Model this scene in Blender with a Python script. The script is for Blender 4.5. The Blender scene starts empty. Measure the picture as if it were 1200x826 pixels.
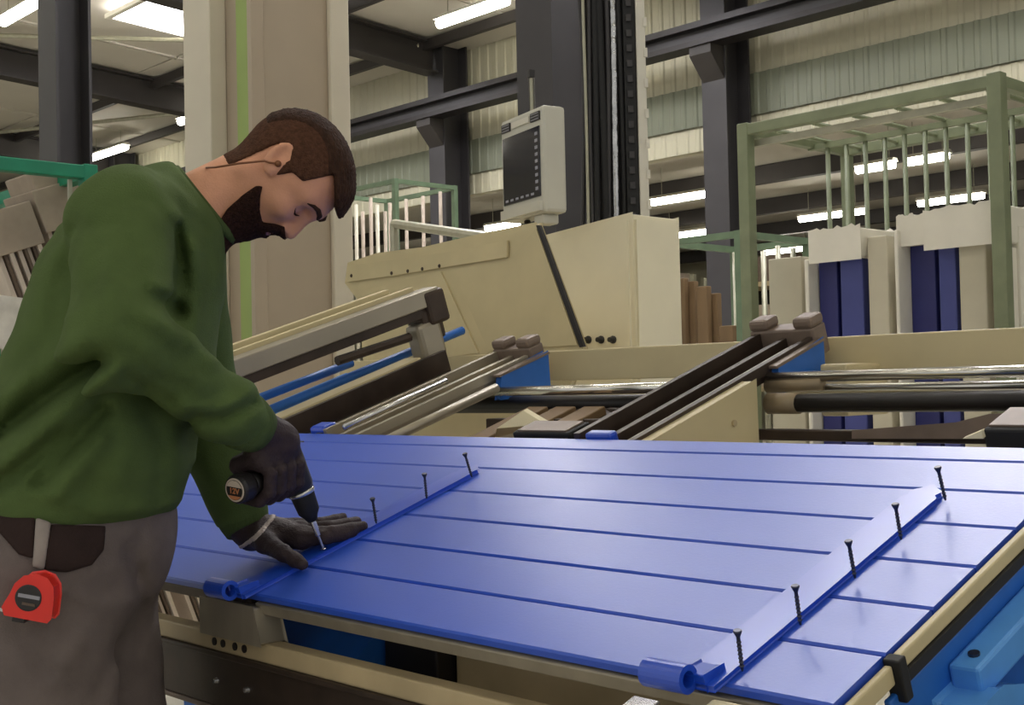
import bpy, math, random
import numpy as np
from mathutils import Vector, Matrix
random.seed(7); RNG = np.random.default_rng(7)
S = bpy.context.scene; C = S.collection

# ------------------------------------------------------------------ camera
FPX = 1480.0; H = 1.22
YAW = math.atan2(1400, 1480); PITCH = math.atan(40/1480); ROLL = 0.0225
fh = np.array([-math.cos(YAW), math.sin(YAW), 0.]); Rh = np.array([math.sin(YAW), math.cos(YAW), 0.]); UP = np.array([0, 0, 1.])
F = fh*math.cos(PITCH)+UP*math.sin(PITCH); U0 = UP*math.cos(PITCH)-fh*math.sin(PITCH)
Rc = math.cos(ROLL)*Rh-math.sin(ROLL)*U0; Uc = math.sin(ROLL)*Rh+math.cos(ROLL)*U0
O = np.array([0, 0, H])
cam_d = bpy.data.cameras.new('camera'); cam = bpy.data.objects.new('camera', cam_d); C.objects.link(cam)
cam.matrix_world = Matrix(((Rc[0], Uc[0], -F[0], O[0]), (Rc[1], Uc[1], -F[1], O[1]), (Rc[2], Uc[2], -F[2], O[2]), (0, 0, 0, 1)))
cam_d.sensor_width = 36; cam_d.lens = 36*FPX/1200; cam_d.clip_start = .05; cam_d.clip_end = 200
S.camera = cam
# ------------------------------------------------------------------ world, exposure
W = bpy.data.worlds.new('hall_ambient'); S.world = W; W.use_nodes = True
W.node_tree.nodes['Background'].inputs[0].default_value = (.95, .94, .90, 1)
W.node_tree.nodes['Background'].inputs[1].default_value = .38
S.view_settings.view_transform = 'Standard'; S.view_settings.look = 'None'
S.view_settings.gamma = 1; S.view_settings.use_curve_mapping = False
S.view_settings.exposure = 0.85
TUBE = 17.0          # emission of the fluorescent tubes

# ------------------------------------------------------------------ projection helpers (photo measurements -> metres)
def ray(x, y): return F+Rc*(x-600)/FPX-Uc*(y-413)/FPX
def at(x, y, d): return O+ray(x, y)*d
def onY(x, y, Y): r = ray(x, y); return O+r*(Y/r[1])
def onX(x, y, X): r = ray(x, y); return O+r*(X/r[0])
TILT = math.radians(18.4)
T = np.array([0, math.cos(TILT), math.sin(TILT)]); N = np.array([0, -math.sin(TILT), math.cos(TILT)])
P0 = np.array([-1.695, 1.129, .975]); XA = np.array([1., 0, 0])
def TP(X, v, h=0): return np.array([X, P0[1], P0[2]])+T*v+N*h
def onP(x, y, h=0): r = ray(x, y); return O+r*(((P0+N*h-O)@N)/(r@N))

# ------------------------------------------------------------------ materials
def lin(c): return tuple(((v/255)/12.92 if v/255 <= .04045 else ((v/255+.055)/1.055)**2.4) for v in c)
MATS = {}
def mat(name, rgb, rough=.6, metal=0., var=.12, scale=9., bump=0., bscale=60., emit=0., spec=.5, coat=0., stretch=None, alpha=None):
    if name in MATS: return MATS[name]
    m = bpy.data.materials.new(name); m.use_nodes = True; nt = m.node_tree; b = nt.nodes['Principled BSDF']
    c = lin(rgb)
    b.inputs['Roughness'].default_value = rough; b.inputs['Metallic'].default_value = metal
    b.inputs['Specular IOR Level'].default_value = spec; b.inputs['Coat Weight'].default_value = coat
    b.inputs['Base Color'].default_value = (*c, 1)
    tc = nt.nodes.new('ShaderNodeTexCoord'); mp = nt.nodes.new('ShaderNodeMapping'); nt.links.new(tc.outputs['Object'], mp.inputs[0])
    if stretch: mp.inputs['Scale'].default_value = stretch
    if var:
        n = nt.nodes.new('ShaderNodeTexNoise'); n.inputs['Scale'].default_value = scale; n.inputs['Detail'].default_value = 5
        nt.links.new(mp.outputs[0], n.inputs['Vector'])
        r = nt.nodes.new('ShaderNodeValToRGB'); r.color_ramp.elements[0].position = .3; r.color_ramp.elements[1].position = .72
        r.color_ramp.elements[0].color = (*[v*(1-var) for v in c], 1); r.color_ramp.elements[1].color = (*[min(1, v*(1+var)) for v in c], 1)
        nt.links.new(n.outputs['Fac'], r.inputs[0]); nt.links.new(r.outputs[0], b.inputs['Base Color'])
    if bump:
        n2 = nt.nodes.new('ShaderNodeTexNoise'); n2.inputs['Scale'].default_value = bscale; n2.inputs['Detail'].default_value = 4
        nt.links.new(mp.outputs[0], n2.inputs['Vector'])
        bp = nt.nodes.new('ShaderNodeBump'); bp.inputs['Strength'].default_value = bump; bp.inputs['Distance'].default_value = .01
        nt.links.new(n2.outputs['Fac'], bp.inputs['Height']); nt.links.new(bp.outputs[0], b.inputs['Normal'])
    if emit:
        b.inputs['Emission Color'].default_value = (*c, 1); b.inputs['Emission Strength'].default_value = emit
    MATS[name] = m; return m
M = dict(
 blue=mat('shutter_blue_lacquer', (40, 84, 200), .36, 0, .05, 3, .02, 240, spec=.8),
 strap=mat('strap_blue_paint', (26, 76, 200), .29, 0, .06, 12, spec=.9),
 cream=mat('machine_cream_paint', (200, 186, 146), .5, 0, .09, 5, .03, 30),
 cream2=mat('cabinet_cream_paint', (236, 229, 204), .5, 0, .05, 4),
 mblue=mat('machine_blue_paint', (36, 102, 188), .42, 0, .12, 14),
 lblue=mat('pale_blue_tube_paint', (84, 152, 226), .42, 0, .1, 14),
 alu=mat('dull_aluminium', (160, 152, 136), .4, .55, .12, 20, stretch=(1, .2, .2)),
 tan=mat('worn_beige_rail', (186, 168, 132), .45, .1, .18, 8, .05, 40),
 brown=mat('oily_brown_steel', (66, 54, 46), .45, .4, .3, 12),
 black=mat('black_steel', (34, 30, 30), .45, .2, .2, 18),
 rubber=mat('black_rubber', (22, 22, 24), .7, 0, .15, 20),
 chrome=mat('chromed_rod', (222, 220, 214), .2, 1, .04, 10),
 steel=mat('screw_steel', (70, 72, 84), .35, .8, .1, 40),
 bright=mat('bright_steel', (205, 205, 205), .25, .9, .05, 40),
 taupe=mat('column_taupe_paint', (174, 160, 141), .5, 0, .05, 3),
 colcream=mat('column_cream_paint', (208, 200, 182), .5, 0, .05, 3),
 lime=mat('lime_green_stripe', (150, 172, 96), .5, 0, .08, 5),
 dsteel=mat('anthracite_steel_paint', (54, 52, 54), .5, .1, .12, 3),
 dsteel2=mat('dark_grey_beam_paint', (52, 48, 46), .55, .1, .12, 3),
 clad=mat('cladding_cream_grey', (186, 182, 158), .5, 0, .05, 1.2),
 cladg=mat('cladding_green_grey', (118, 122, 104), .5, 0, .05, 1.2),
 roof=mat('roof_sheet_grey', (198, 193, 180), .6, 0, .07, .8),
 floor=mat('polished_concrete', (196, 190, 174), .4, 0, .1, 1.5, .02, 40),
 green=mat('rack_grey_green_paint', (122, 130, 102), .5, 0, .14, 9),
 green2=mat('rack_green_paint', (98, 118, 92), .5, 0, .14, 9),
 teal=mat('rack_teal_paint', (22, 132, 100), .45, 0, .12, 12),
 rod=mat('galvanised_tube', (168, 166, 146), .4, .4, .12, 14),
 white=mat('white_foam_board', (228, 224, 212), .7, 0, .05, 6),
 offw=mat('grey_white_panel', (196, 190, 170), .6, 0, .06, 5),
 navy=mat('navy_blue_panel', (44, 48, 112), .45, 0, .1, 5),
 navy2=mat('slate_blue_panel', (66, 74, 140), .45, 0, .08, 5),
 wood=mat('raw_wood_board', (122, 98, 68), .65, 0, .2, 7, stretch=(1, 1, .15)),
 card=mat('grey_cardboard', (166, 152, 136), .75, 0, .12, 12),
 board=mat('pale_shutter_board', (206, 192, 178), .6, 0, .08, 15),
 boardd=mat('brown_shutter_board', (96, 80, 68), .6, 0, .15, 15),
 plast=mat('crumpled_plastic_wrap', (215, 212, 205), .25, 0, .2, 14, .5, 20),
 termg=mat('terminal_grey_plastic', (196, 194, 182), .45, 0, .04, 8),
 screen=mat('dark_glass_screen', (24, 24, 40), .05, 0, .1, 4, spec=.9),
 key=mat('key_legend_grey', (150, 150, 160), .5, 0, 0),
 foil=mat('foil_duct', (190, 190, 190), .18, .95, .2, 20, .6, 25),
 sweat=mat('green_sweatshirt_fleece', (82, 100, 58), .95, 0, .12, 16, .25, 420, spec=.15),
 rib=mat('green_ribbed_knit', (74, 90, 52), .95, 0, .15, 60, .3, 300, spec=.15, stretch=(1, 1, .3)),
 pants=mat('grey_work_trouser_cloth', (112, 102, 99), .9, 0, .12, 22, .25, 350, spec=.2),
 pdark=mat('dark_brown_pocket_cloth', (52, 40, 38), .9, 0, .15, 22, .2, 300, spec=.2),
 pleat=mat('pale_grey_webbing', (150, 140, 134), .85, 0, .1, 40),
 glove=mat('dark_work_glove', (54, 42, 44), .7, 0, .2, 45, .25, 260, spec=.35),
 gcuff=mat('pale_glove_cuff', (190, 176, 170), .8, 0, .15, 60),
 skin=mat('skin', (220, 160, 128), .5, 0, .09, 22, .1, 320, spec=.35),
 hair=mat('dark_brown_hair', (62, 42, 32), .8, 0, .35, 130, .7, 300, spec=.15, stretch=(1, 1, .35)),
 hairs=mat('short_reddish_brown_hair', (84, 57, 43), .85, 0, .3, 160, .5, 400, spec=.1),
 beard=mat('dark_beard_hair', (58, 38, 32), .85, 0, .4, 200, .8, 420, spec=.1),
 lip=mat('lip_skin', (170, 105, 92), .45, 0, .08, 40),
 cord=mat('brown_earplug_cord', (122, 74, 40), .5, 0, .1, 30),
 red=mat('glossy_red_plastic', (226, 46, 36), .3, 0, .05, 20, coat=.2),
 dkplast=mat('dark_plastic', (36, 33, 34), .45, 0, .1, 30),
 orange=mat('sticker_orange', (196, 128, 84), .5, 0, .1, 30),
 stick=mat('sticker_pale', (205, 190, 176), .5, 0, .05, 30),
 paper=mat('cream_paper_sheet', (224, 214, 182), .7, 0, .04, 10),
 shoe=mat('black_shoe_leather', (30, 28, 28), .5, 0, .1, 20),
 tube=mat('lit_fluorescent_tube', (255, 250, 236), .4, 0, 0, emit=TUBE),
 skyl=mat('lit_skylight_pane', (252, 250, 255), .4, 0, 0, emit=12.5),
 fixture=mat('fixture_white_enamel', (214, 210, 198), .5, 0, .03, 8),
 dwin=mat('dark_window_glass', (40, 36, 32), .2, 0, .2, 3),
 sad=mat('saddle_brown_grey', (124, 108, 96), .5, .2, .15, 20),
 bush=mat('bushing_dull_bronze', (148, 132, 106), .5, .3, .15, 20),
 eye=mat('eye_white', (190, 180, 172), .2, 0, 0),
)

# ------------------------------------------------------------------ geometry helpers
class MB:
    def __init__(s): s.v = []; s.f = []
    def add(s, V, Fc):
        o = len(s.v); s.v += [tuple(map(float, p)) for p in V]; s.f += [tuple(i+o for i in q) for q in Fc]; return s
    def obox(s, c, ax, hs):            # oriented box: centre, three unit axes, half sizes
        c = np.asarray(c, float); a, b, d = [np.asarray(x, float)*h for x, h in zip(ax, hs)]
        V = [c+i*a+j*b+k*d for k in (-1, 1) for j in (-1, 1) for i in (-1, 1)]
        q = [(0, 2, 3, 1), (4, 5, 7, 6), (0, 1, 5, 4), (2, 6, 7, 3), (0, 4, 6, 2), (1, 3, 7, 5)]
        if np.dot(np.cross(a, b), d) < 0: q = [t[::-1] for t in q]
        return s.add(V, q)
    def box(s, x0, x1, y0, y1, z0, z1):
        return s.obox(((x0+x1)/2, (y0+y1)/2, (z0+z1)/2), np.eye(3), (abs(x1-x0)/2, abs(y1-y0)/2, abs(z1-z0)/2))
    def tbox(s, x0, x1, v0, v1, h0, h1):   # box in the tilted table frame
        return s.obox(TP((x0+x1)/2, (v0+v1)/2, (h0+h1)/2), (XA, T, N), ((x1-x0)/2, (v1-v0)/2, (h1-h0)/2))
    def prism(s, poly, ext):
        P = [np.asarray(p, float) for p in poly]; e = np.asarray(ext, float); n = len(P)
        nor = sum(np.cross(P[i]-P[0], P[(i+1) % n]-P[0]) for i in range(n))
        if nor@e > 0: P = P[::-1]
        V = P+[p+e for p in P]
        q = [tuple(range(n)), tuple(range(2*n-1, n-1, -1))]+[(i, n+i, n+(i+1) % n, (i+1) % n)[::1] for i in range(n)]
        q[2:] = [t[::-1] for t in q[2:]]
        return s.add(V, q)
    def tube(s, pts, r, n=10, cap=True):
        P = [np.asarray(p, float) for p in pts]; rs = r if hasattr(r, '__len__') else [r]*len(P)
        V = []; Fc = []; prev = None
        for i, p in enumerate(P):
            t = P[min(i+1, len(P)-1)]-P[max(i-1, 0)]; t = t/np.linalg.norm(t)
            if prev is None:
                a = np.cross(t, (0, 0, 1.)); a = np.cross(t, (1., 0, 0)) if np.linalg.norm(a) < .1 else a
            else: a = prev-t*(prev@t)
            a = a/np.linalg.norm(a); prev = a; b = np.cross(t, a)
            V += [p+rs[i]*(a*math.cos(2*math.pi*k/n)+b*math.sin(2*math.pi*k/n)) for k in range(n)]
        for i in range(len(P)-1):
            Fc += [(i*n+k, i*n+(k+1) % n, (i+1)*n+(k+1) % n, (i+1)*n+k) for k in range(n)]
        if cap: Fc += [tuple(range(n-1, -1, -1)), tuple((len(P)-1)*n+k for k in range(n))]
        return s.add(V, Fc)
    def lathe(s, o, axis, prof, n=20):   # prof: (distance along axis, radius)
        o = np.asarray(o, float); a = np.asarray(axis, float); a = a/np.linalg.norm(a)
        return s.tube_raw([o+a*d for d, _ in prof], [r for _, r in prof], a, n)
    def tube_raw(s, P, rs, t, n):
        a = np.cross(t, (0, 0, 1.)); a = np.cross(t, (1., 0, 0)) if np.linalg.norm(a) < .1 else a
        a = a/np.linalg.norm(a); b = np.cross(t, a); V = []; Fc = []
        for p, r in zip(P, rs): V += [p+r*(a*math.cos(2*math.pi*k/n)+b*math.sin(2*math.pi*k/n)) for k in range(n)]
        for i in range(len(P)-1): Fc += [(i*n+k, i*n+(k+1) % n, (i+1)*n+(k+1) % n, (i+1)*n+k) for k in range(n)]
        Fc += [tuple(range(n-1, -1, -1)), tuple((len(P)-1)*n+k for k in range(n))]
        return s.add(V, Fc)
    def build(s, name, m, parent=None, bevel=0., smooth=False, kind=None, origin=None):
        V = np.array(s.v); org = np.asarray(origin, float) if origin is not None else (V.min(0)+V.max(0))/2*[1, 1, 0]+[0, 0, V[:, 2].min()]
        me = bpy.data.meshes.new(name); me.from_pydata([tuple(p) for p in V-org], [], s.f); me.update()
        return link(name, me, m, parent, org, bevel, smooth, kind)
def link(name, me, m, parent, org, bevel=0, smooth=False, kind=None):
    if m is not None and not me.materials: me.materials.append(M[m] if isinstance(m, str) else m)
    if smooth: me.polygons.foreach_set('use_smooth', [True]*len(me.polygons))
    o = bpy.data.objects.new(name, me); C.objects.link(o)
    if parent is not None:
        o.parent = parent; o.location = Vector(org)-wloc(parent)
    else: o.location = org
    if bevel:
        b = o.modifiers.new('bevel', 'BEVEL'); b.width = bevel; b.segments = 2; b.limit_method = 'ANGLE'
    if smooth == 'auto': pass
    if kind: o['kind'] = kind
    return o
def wloc(o):
    l = Vector(o.location)
    return l+wloc(o.parent) if o.parent else l
def tag(o, label, cat, group=None):
    o['label'] = label; o['category'] = cat
    if group: o['group'] = group
    return o
def thing(name, loc, label, cat, group=None):
    o = bpy.data.objects.new(name, None); C.objects.link(o); o.location = tuple(float(v) for v in loc); o.empty_display_size = .1
    return tag(o, label, cat, group)
def copy_tree(o, parent=None):
    c = o.copy(); C.objects.link(c)
    if parent: c.parent = parent
    for ch in list(o.children): copy_tree(ch, c)
    return c
def ibeam(p0, p1, w, h, tf, tw, up=(0, 0, 1)):   # I section swept from p0 to p1 (centre line)
    p0 = np.asarray(p0, float); p1 = np.asarray(p1, float); t = (p1-p0)/np.linalg.norm(p1-p0)
    u = np.asarray(up, float); u = u-t*(u@t); u /= np.linalg.norm(u); s = np.cross(t, u)
    L = np.linalg.norm(p1-p0)/2; c = (p0+p1)/2; b = MB()
    b.obox(c+u*(h/2-tf/2), (t, s, u), (L, w/2, tf/2)); b.obox(c-u*(h/2-tf/2), (t, s, u), (L, w/2, tf/2))
    b.obox(c, (t, s, u), (L, tw/2, h/2-tf)); return b

# ================================================================== THE HALL
HX0, HX1, HY0, HY1 = -32., 8., -6., 12.0
CZ = lambda Y: 6.1+.055*(12-Y)
MB().box(HX0-6, HX1, HY0, 30, -.1, 0).build('floor', 'floor', kind='structure')
ceil = MB().prism([(HX0, HY0, CZ(HY0)+.03), (HX0, HY1+.3, CZ(HY1+.3)+.03), (HX0, HY1+.3, CZ(HY1+.3)+.1), (HX0, HY0, CZ(HY0)+.1)], (HX1-HX0, 0, 0)).build('ceiling', 'roof', kind='structure')
# roof sheets hung under the deck, each with a folded rib at its edge
sx, sy = 2.5, 3.0; me0 = None; tc = math.atan(.055)
for i in range(16):
    for j in range(6):
        X = HX0+sx*i; Y = HY1+.3-sy*(j+1)
        if me0 is None:
            b = MB(); b.box(.012, sx-.012, .012, sy-.012, -.03, 0); b.box(.012, .05, .012, sy-.012, -.055, -.028); b.box(sx-.05, sx-.012, .012, sy-.012, -.055, -.028)
            o = b.build('roof_sheet', 'roof', ceil, origin=(0, 0, 0)); me0 = o.data
        else:
            o = bpy.data.objects.new('roof_sheet', me0); C.objects.link(o); o.parent = ceil
        o.location = Vector((X, Y, CZ(Y)+.03))-wloc(ceil); o.rotation_euler = (-tc, 0, 0)
# back wall: lintel wall above a wide opening into the next hall
wall = MB().box(HX0, HX1, HY1+.1, HY1+.25, 4.0, 6.12).build('wall_back', 'clad', kind='structure')
def sheet_mesh(w, h, m, dep=.014, n=9):
    prof = []
    p = w/n
    for k in range(n): prof += [(k*p, 0), (k*p+p*.55, 0), (k*p+p*.65, -dep), (k*p+p*.9, -dep)]
    prof.append((w, 0)); b = MB(); V = []; Fc = []
    for (x, y) in prof: V += [(x, y, 0), (x, y, h)]
    for k in range(len(prof)-1): Fc.append((2*k, 2*k+2, 2*k+3, 2*k+1))
    # back skin for thickness
    o = len(V)
    for (x, y) in prof: V += [(x, y+.012, 0), (x, y+.012, h)]
    for k in range(len(prof)-1): Fc.append((o+2*k, o+2*k+1, o+2*k+3, o+2*k+2))
    b.add(V, Fc); me = bpy.data.meshes.new('cladding_sheet'); me.from_pydata(b.v, [], b.f); me.update(); me.materials.append(M[m]); return me
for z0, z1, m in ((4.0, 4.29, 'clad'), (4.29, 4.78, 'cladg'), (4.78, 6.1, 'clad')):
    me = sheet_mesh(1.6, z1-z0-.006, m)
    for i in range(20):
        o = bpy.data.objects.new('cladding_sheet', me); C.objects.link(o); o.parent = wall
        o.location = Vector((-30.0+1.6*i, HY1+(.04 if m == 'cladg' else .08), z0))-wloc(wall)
MB().box(HX0-.2, HX0, HY0, 30, 0, 7.1).build('wall_left', 'clad', kind='structure')
# hall columns along the back wall and the sloping roof beams
colrows = [(-23.7, 'anthracite steel wall column farthest left, behind the teal rack'), (-18.75, 'anthracite steel wall column hidden behind the cream machine column'),
           (-13.6, 'dark steel wall column left of the wall terminal, rising to the roof'), (-8.72, 'dark steel wall column just left of the grey-green storage rack'), (-3.8, 'anthracite steel wall column far right behind the storage rack')]
for X, lab in colrows:
    r = thing('steel_column', (X, 11.75, 0), lab, 'column')
    ibeam((X, 11.72, 0), (X, 11.72, CZ(11.72)-.02), .34, .46, .03, .02, up=(0, 1, 0)).build('shaft', 'dsteel', r)
    MB().box(X-.22, X+.22, 11.45, 12.0, 0, .03).build('base_plate', 'dsteel', r)
    b = MB(); b.prism([(X-.15, 11.5, 5.0), (X-.15, 11.25, 5.0), (X-.15, 11.25, 4.9), (X-.15, 11.5, 4.62)], (.3, 0, 0)); b.build('corbel', 'dsteel2', r)
raf = [(-23.7, 'dark sloping roof beam farthest left above the teal rack'), (-18.3, 'dark sloping roof beam crossing behind the left anthracite column'), (-13.6, 'dark sloping roof beam ending at the column left of the terminal'),
       (-8.72, 'dark sloping roof beam over the storage rack'), (-3.8, 'dark sloping roof beam overhead on the right')]
for X, lab in raf:
    ya, yb = HY0+.2, 11.45
    tag(ibeam((X, ya, CZ(ya)-.26), (X, yb, CZ(yb)-.26), .26, .44, .028, .018).build('roof_beam', 'dsteel2'), lab, 'beam')
for k, Y in enumerate((11.3, 9.6, 5.2, 3.4)):
    tag(MB().box(HX0+.1, HX1-.2, Y-.04, Y+.04, CZ(Y)-.17, CZ(Y)-.03).build('roof_purlin', 'dsteel2'), ['thin dark roof purlin nearest the back wall', 'thin dark roof purlin beside the skylight', 'thin dark roof purlin in front of the skylight', 'thin dark roof purlin nearest the camera'][k], 'purlin')
# diagonal braces under the roof
for k, (a, b_) in enumerate((((-18.3, 6.0), (-13.6, 11.2)), ((-23.7, 9.0), (-18.3, 11.3)))):
    tag(MB().tube([(a[0], a[1], CZ(a[1])-.12), (b_[0], b_[1], CZ(b_[1])-.12)], .035, 8).build('roof_brace', 'rod'), ['slim diagonal roof brace beside the skylight', 'slim diagonal roof brace above the teal rack'][k], 'brace')
# crane runway along the back wall, carried on the corbels
r = thing('crane_runway', (-14, 11.35, 5.0), 'long dark crane rail running along the back wall cladding', 'rail')
b = MB().box(HX0+.3, HX1-.4, 11.22, 11.48, 5.20, 5.27); b.build('top_flange', 'black', r)
MB().box(HX0+.3, HX1-.4, 11.33, 11.37, 5.055, 5.205).build('web', 'dsteel', r)
MB().box(HX0+.3, HX1-.4, 11.22, 11.48, 5.0, 5.06).build('bottom_flange', 'black', r)

# lights -------------------------------------------------------------
def fixture(x, y, z, L, lab, grp=None, ceilz=None):
    r = thing('ceiling_light', (x, y, z), lab, 'light', grp)
    b = MB(); b.prism([(x-L/2, y-.09, z+.05), (x-L/2, y+.09, z+.05), (x-L/2, y+.05, z+.1), (x-L/2, y-.05, z+.1)], (L, 0, 0)); b.build('housing', 'fixture', r)
    n = 10; b = MB(); b.tube([(x-L/2+.02, y, z+.01), (x+L/2-.02, y, z+.01)], .062, 12); b.build('tube', 'tube', r, smooth=False)
    cz = ceilz if ceilz else CZ(y)
    if cz-z > .12:
        for s in (-1, 1): MB().tube([(x+s*L*.35, y, z+.09), (x+s*L*.35, y, cz)], .006, 6).build('hanger', 'rod', r)
    return r
up_lights = [(-15.55, 6.4, 1.25, 'bright tube light at the top left corner, left of the anthracite column'), (-22.45, 10.85, 1.45, 'bright tube light low over the teal rack'), (-18.6, 10.6, 1.35, 'bright tube light cut by the cream machine column'),
             (-11.5, 10.33, 1.3, 'bright tube light at the top centre above the terminal')]
for x, y, L, lab in up_lights: fixture(x, y, CZ(y)-.36, L, lab)
for y in (6.4, 2.3, -1.8):
    for x in ((-7.6, -3.8, .2) if y > 6 else (-26.2, -22.4, -18.6, -14.8, -11.0, -7.4, -3.8, -.2, 3.4)):
        fixture(x, y, CZ(y)-.36, 1.45, 'bright tube light hanging overhead out of view', 'overhead tube lights')
# skylight
r = thing('skylight', (-14.8, 8.6, CZ(8.6)-.1), 'bright white rectangular skylight in the roof', 'skylight')
ry = lambda Y: CZ(Y)-.1
sk = (-15.6, -13.5, 7.62, 9.35)
MB().prism([(sk[0], sk[2], ry(sk[2])), (sk[1], sk[2], ry(sk[2])), (sk[1], sk[3], ry(sk[3])), (sk[0], sk[3], ry(sk[3]))], (0, 0, .03)).build('pane', 'skyl', r)
b = MB()
for (x0, x1, y0, y1) in ((sk[0]-.07, sk[0], sk[2]-.07, sk[3]+.07), (sk[1], sk[1]+.07, sk[2]-.07, sk[3]+.07), (sk[0], sk[1], sk[2]-.07, sk[2]), (sk[0], sk[1], sk[3], sk[3]+.07)):
    b.prism([(x0, y0, ry(y0)-.04), (x1, y0, ry(y0)-.04), (x1, y1, ry(y1)-.04), (x0, y1, ry(y1)-.04)], (0, 0, .06))
b.build('frame', 'fixture', r)

for X, dy, lab in ((-10.6, 0, 'added white skylight above the terminal, out of view, for panel sheen'), (-5.6, 0, 'added white skylight above the storage racks, out of view, for panel sheen'), (-5.6, -3.4, 'added white skylight over the assembly press, out of view, for panel sheen')):  # extra unseen skylights, added so the blue panel reflects a bright sheen
    rr = copy_tree(r); rr.location.x += X-sk[0]; rr.location.y += dy; rr.location.z -= dy*.055; rr['label'] = lab
# the next hall seen under the lintel --------------------------------------
MB().box(HX0-6, HX1, HY1+.26, 30, 4.75, 4.85).build('ceiling_annex', 'roof', kind='structure')
MB().box(HX0-6, HX1, 29.8, 30, 0, 4.75).build('wall_annex_back', 'clad', kind='structure')
for k in range(5):
    Y = 14.0+3.2*k
    tag(MB().box(HX0, HX1-.5, Y-.08, Y+.08, 4.45, 4.74).build('annex_beam', 'dsteel2'), ['dark ceiling beam of the next hall nearest the opening', 'second dark ceiling beam of the next hall', 'middle dark ceiling beam of the next hall', 'fourth dark ceiling beam of the next hall', 'deepest dark ceiling beam of the next hall'][k], 'beam')
for x, y, L, lab in ((-12.75, 16, 1.45, 'bright tube light in the next hall, right of the cable column'), (-9.35, 16, .62, 'next-hall tube light, left of the row inside the rack top'), (-8.55, 16, .62, 'next-hall tube light, second in the row inside the rack top'),
                     (-16.9, 16, 1.3, 'bright tube light in the next hall just under the terminal'), (-12.6, 20, 1.4, 'next-hall tube light seen midway up the rack bars'), (-15.9, 20, 1.4, 'next-hall tube light on the middle row left of the rack'), (-16.6, 24.5, 1.3, 'next-hall tube light low behind the white panels'), (-10.3, 20, 1.2, 'next-hall tube light seen through the right rack bars'), (-22.5, 20, 1.4, 'distant next-hall tube light left of centre')):
    fixture(x, y, 4.2, L, lab, ceilz=4.75)
for i in range(9):
    X = -27+2.6*i
    r = thing('annex_window', (X, 29.75, 2.4), 'dark far window in the next hall wall', 'window', 'dark windows of the far wall')
    MB().box(X, X+1.5, 29.72, 29.8, 2.5, 3.9).build('frame', 'fixture', r); MB().box(X+.08, X+1.42, 29.68, 29.73, 2.58, 3.82).build('pane', 'dwin', r)
for i in range(6):
    X = -24+3.3*i
    r = thing('annex_shelf', (X, 22.5, 0), ['far pallet shelf in the next hall leftmost of the row', 'far pallet shelf in the next hall second of the row', 'far pallet shelf in the next hall third of the row', 'far pallet shelf in the next hall fourth of the row', 'far pallet shelf in the next hall fifth of the row', 'far pallet shelf in the next hall rightmost of the row'][i], 'shelf')
    for px in (X, X+2.8):
        for py in (22, 23): MB().box(px-.05, px+.05, py-.05, py+.05, 0, 3.6).build('upright', 'rod', r)
    for z in (1.0, 2.1, 3.2):
        MB().box(X, X+2.8, 21.95, 23.05, z, z+.1).build('deck', 'tan', r)
        MB().box(X+.3, X+1.2, 22.1, 22.9, z+.1, z+.1+random.uniform(.4, .8)).build('carton', random.choice(('boardd', 'card', 'offw', 'dwin')), r)
        MB().box(X+1.5, X+2.5, 22.1, 22.9, z+.1, z+.1+random.uniform(.4, .8)).build('carton', random.choice(('boardd', 'card', 'offw', 'dwin')), r)

# free-standing dark columns of the main hall ------------------------------
c = at(652, 300, 7.6)
r = thing('steel_column', (c[0], c[1], 0), 'wide anthracite steel column standing directly behind the terminal', 'column')
ibeam((c[0], c[1], 0), (c[0], c[1], CZ(c[1])-.02), .30, .30, .02, .015, up=(0, 1, 0)).build('shaft', 'dsteel', r)
MB().box(c[0]-.2, c[0]+.2, c[1]-.2, c[1]+.2, 0, .03).build('base_plate', 'dsteel', r)
MB().box(c[0]+.125, c[0]+.14, c[1]-.14, c[1]+.14, 0, 6.3).build('cover_plate', 'dsteel', r)
tag(ibeam((c[0], c[1]-5.5, CZ(c[1]-5.5)-.62), (c[0], c[1]+4.2, CZ(c[1]+4.2)-.42), .2, .3, .02, .015).build('roof_beam', 'dsteel2'), 'dark roof beam meeting the top of the column behind the terminal', 'beam')
c = at(77, 150, 8.6)
r = thing('steel_column', (c[0], c[1], 0), 'anthracite steel column at the left edge behind the teal rack', 'column')
ibeam((c[0], c[1], 0), (c[0], c[1], CZ(c[1])-.02), .28, .25, .02, .015, up=(0, 1, 0)).build('shaft', 'dsteel', r)
MB().box(c[0]-.2, c[0]+.2, c[1]-.2, c[1]+.2, 0, .03).build('base_plate', 'dsteel', r)

# ================================================================== MACHINE COLUMN (cream with a lime stripe)
x0, x1, y0, y1 = -4.84, -4.42, 2.75, 3.23
r = thing('machine_column', ((x0+x1)/2, (y0+y1)/2, 0), 'broad taupe and cream machine column with a lime green stripe', 'column')
MB().box(x0, x1, y0+.03, y1, 0, 6.3).build('shaft', 'taupe', r, bevel=.008)
MB().box(x0-.03, x0+.19, y0-.05, y0+.03, 0, 6.3).build('front_plate', 'colcream', r, bevel=.006)
MB().box(x1-.125, x1-.02, y0+.015, y0+.03, 0, 6.3).build('stripe', 'lime', r)
MB().box(x1, x1+.03, y1-.1, y1, 0, 6.3).build('corner_strip', 'colcream', r, bevel=.008)
MB().box(x1-.02, x1+.012, y0+.0, y0+.06, 0, 6.3).build('corner_strip', 'taupe', r, bevel=.004)

# ================================================================== ASSEMBLY PRESS
PR = thing('assembly_press', (-1.6, 1.6, 0), 'large cream and blue tilted shutter assembly press with steel rails', 'machine')
def part(b, name, m, bevel=0., smooth=False, parent=PR, label=None):
    o = b.build(name, m, parent, bevel, smooth)
    if label: o['label'] = label
    return o
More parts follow.
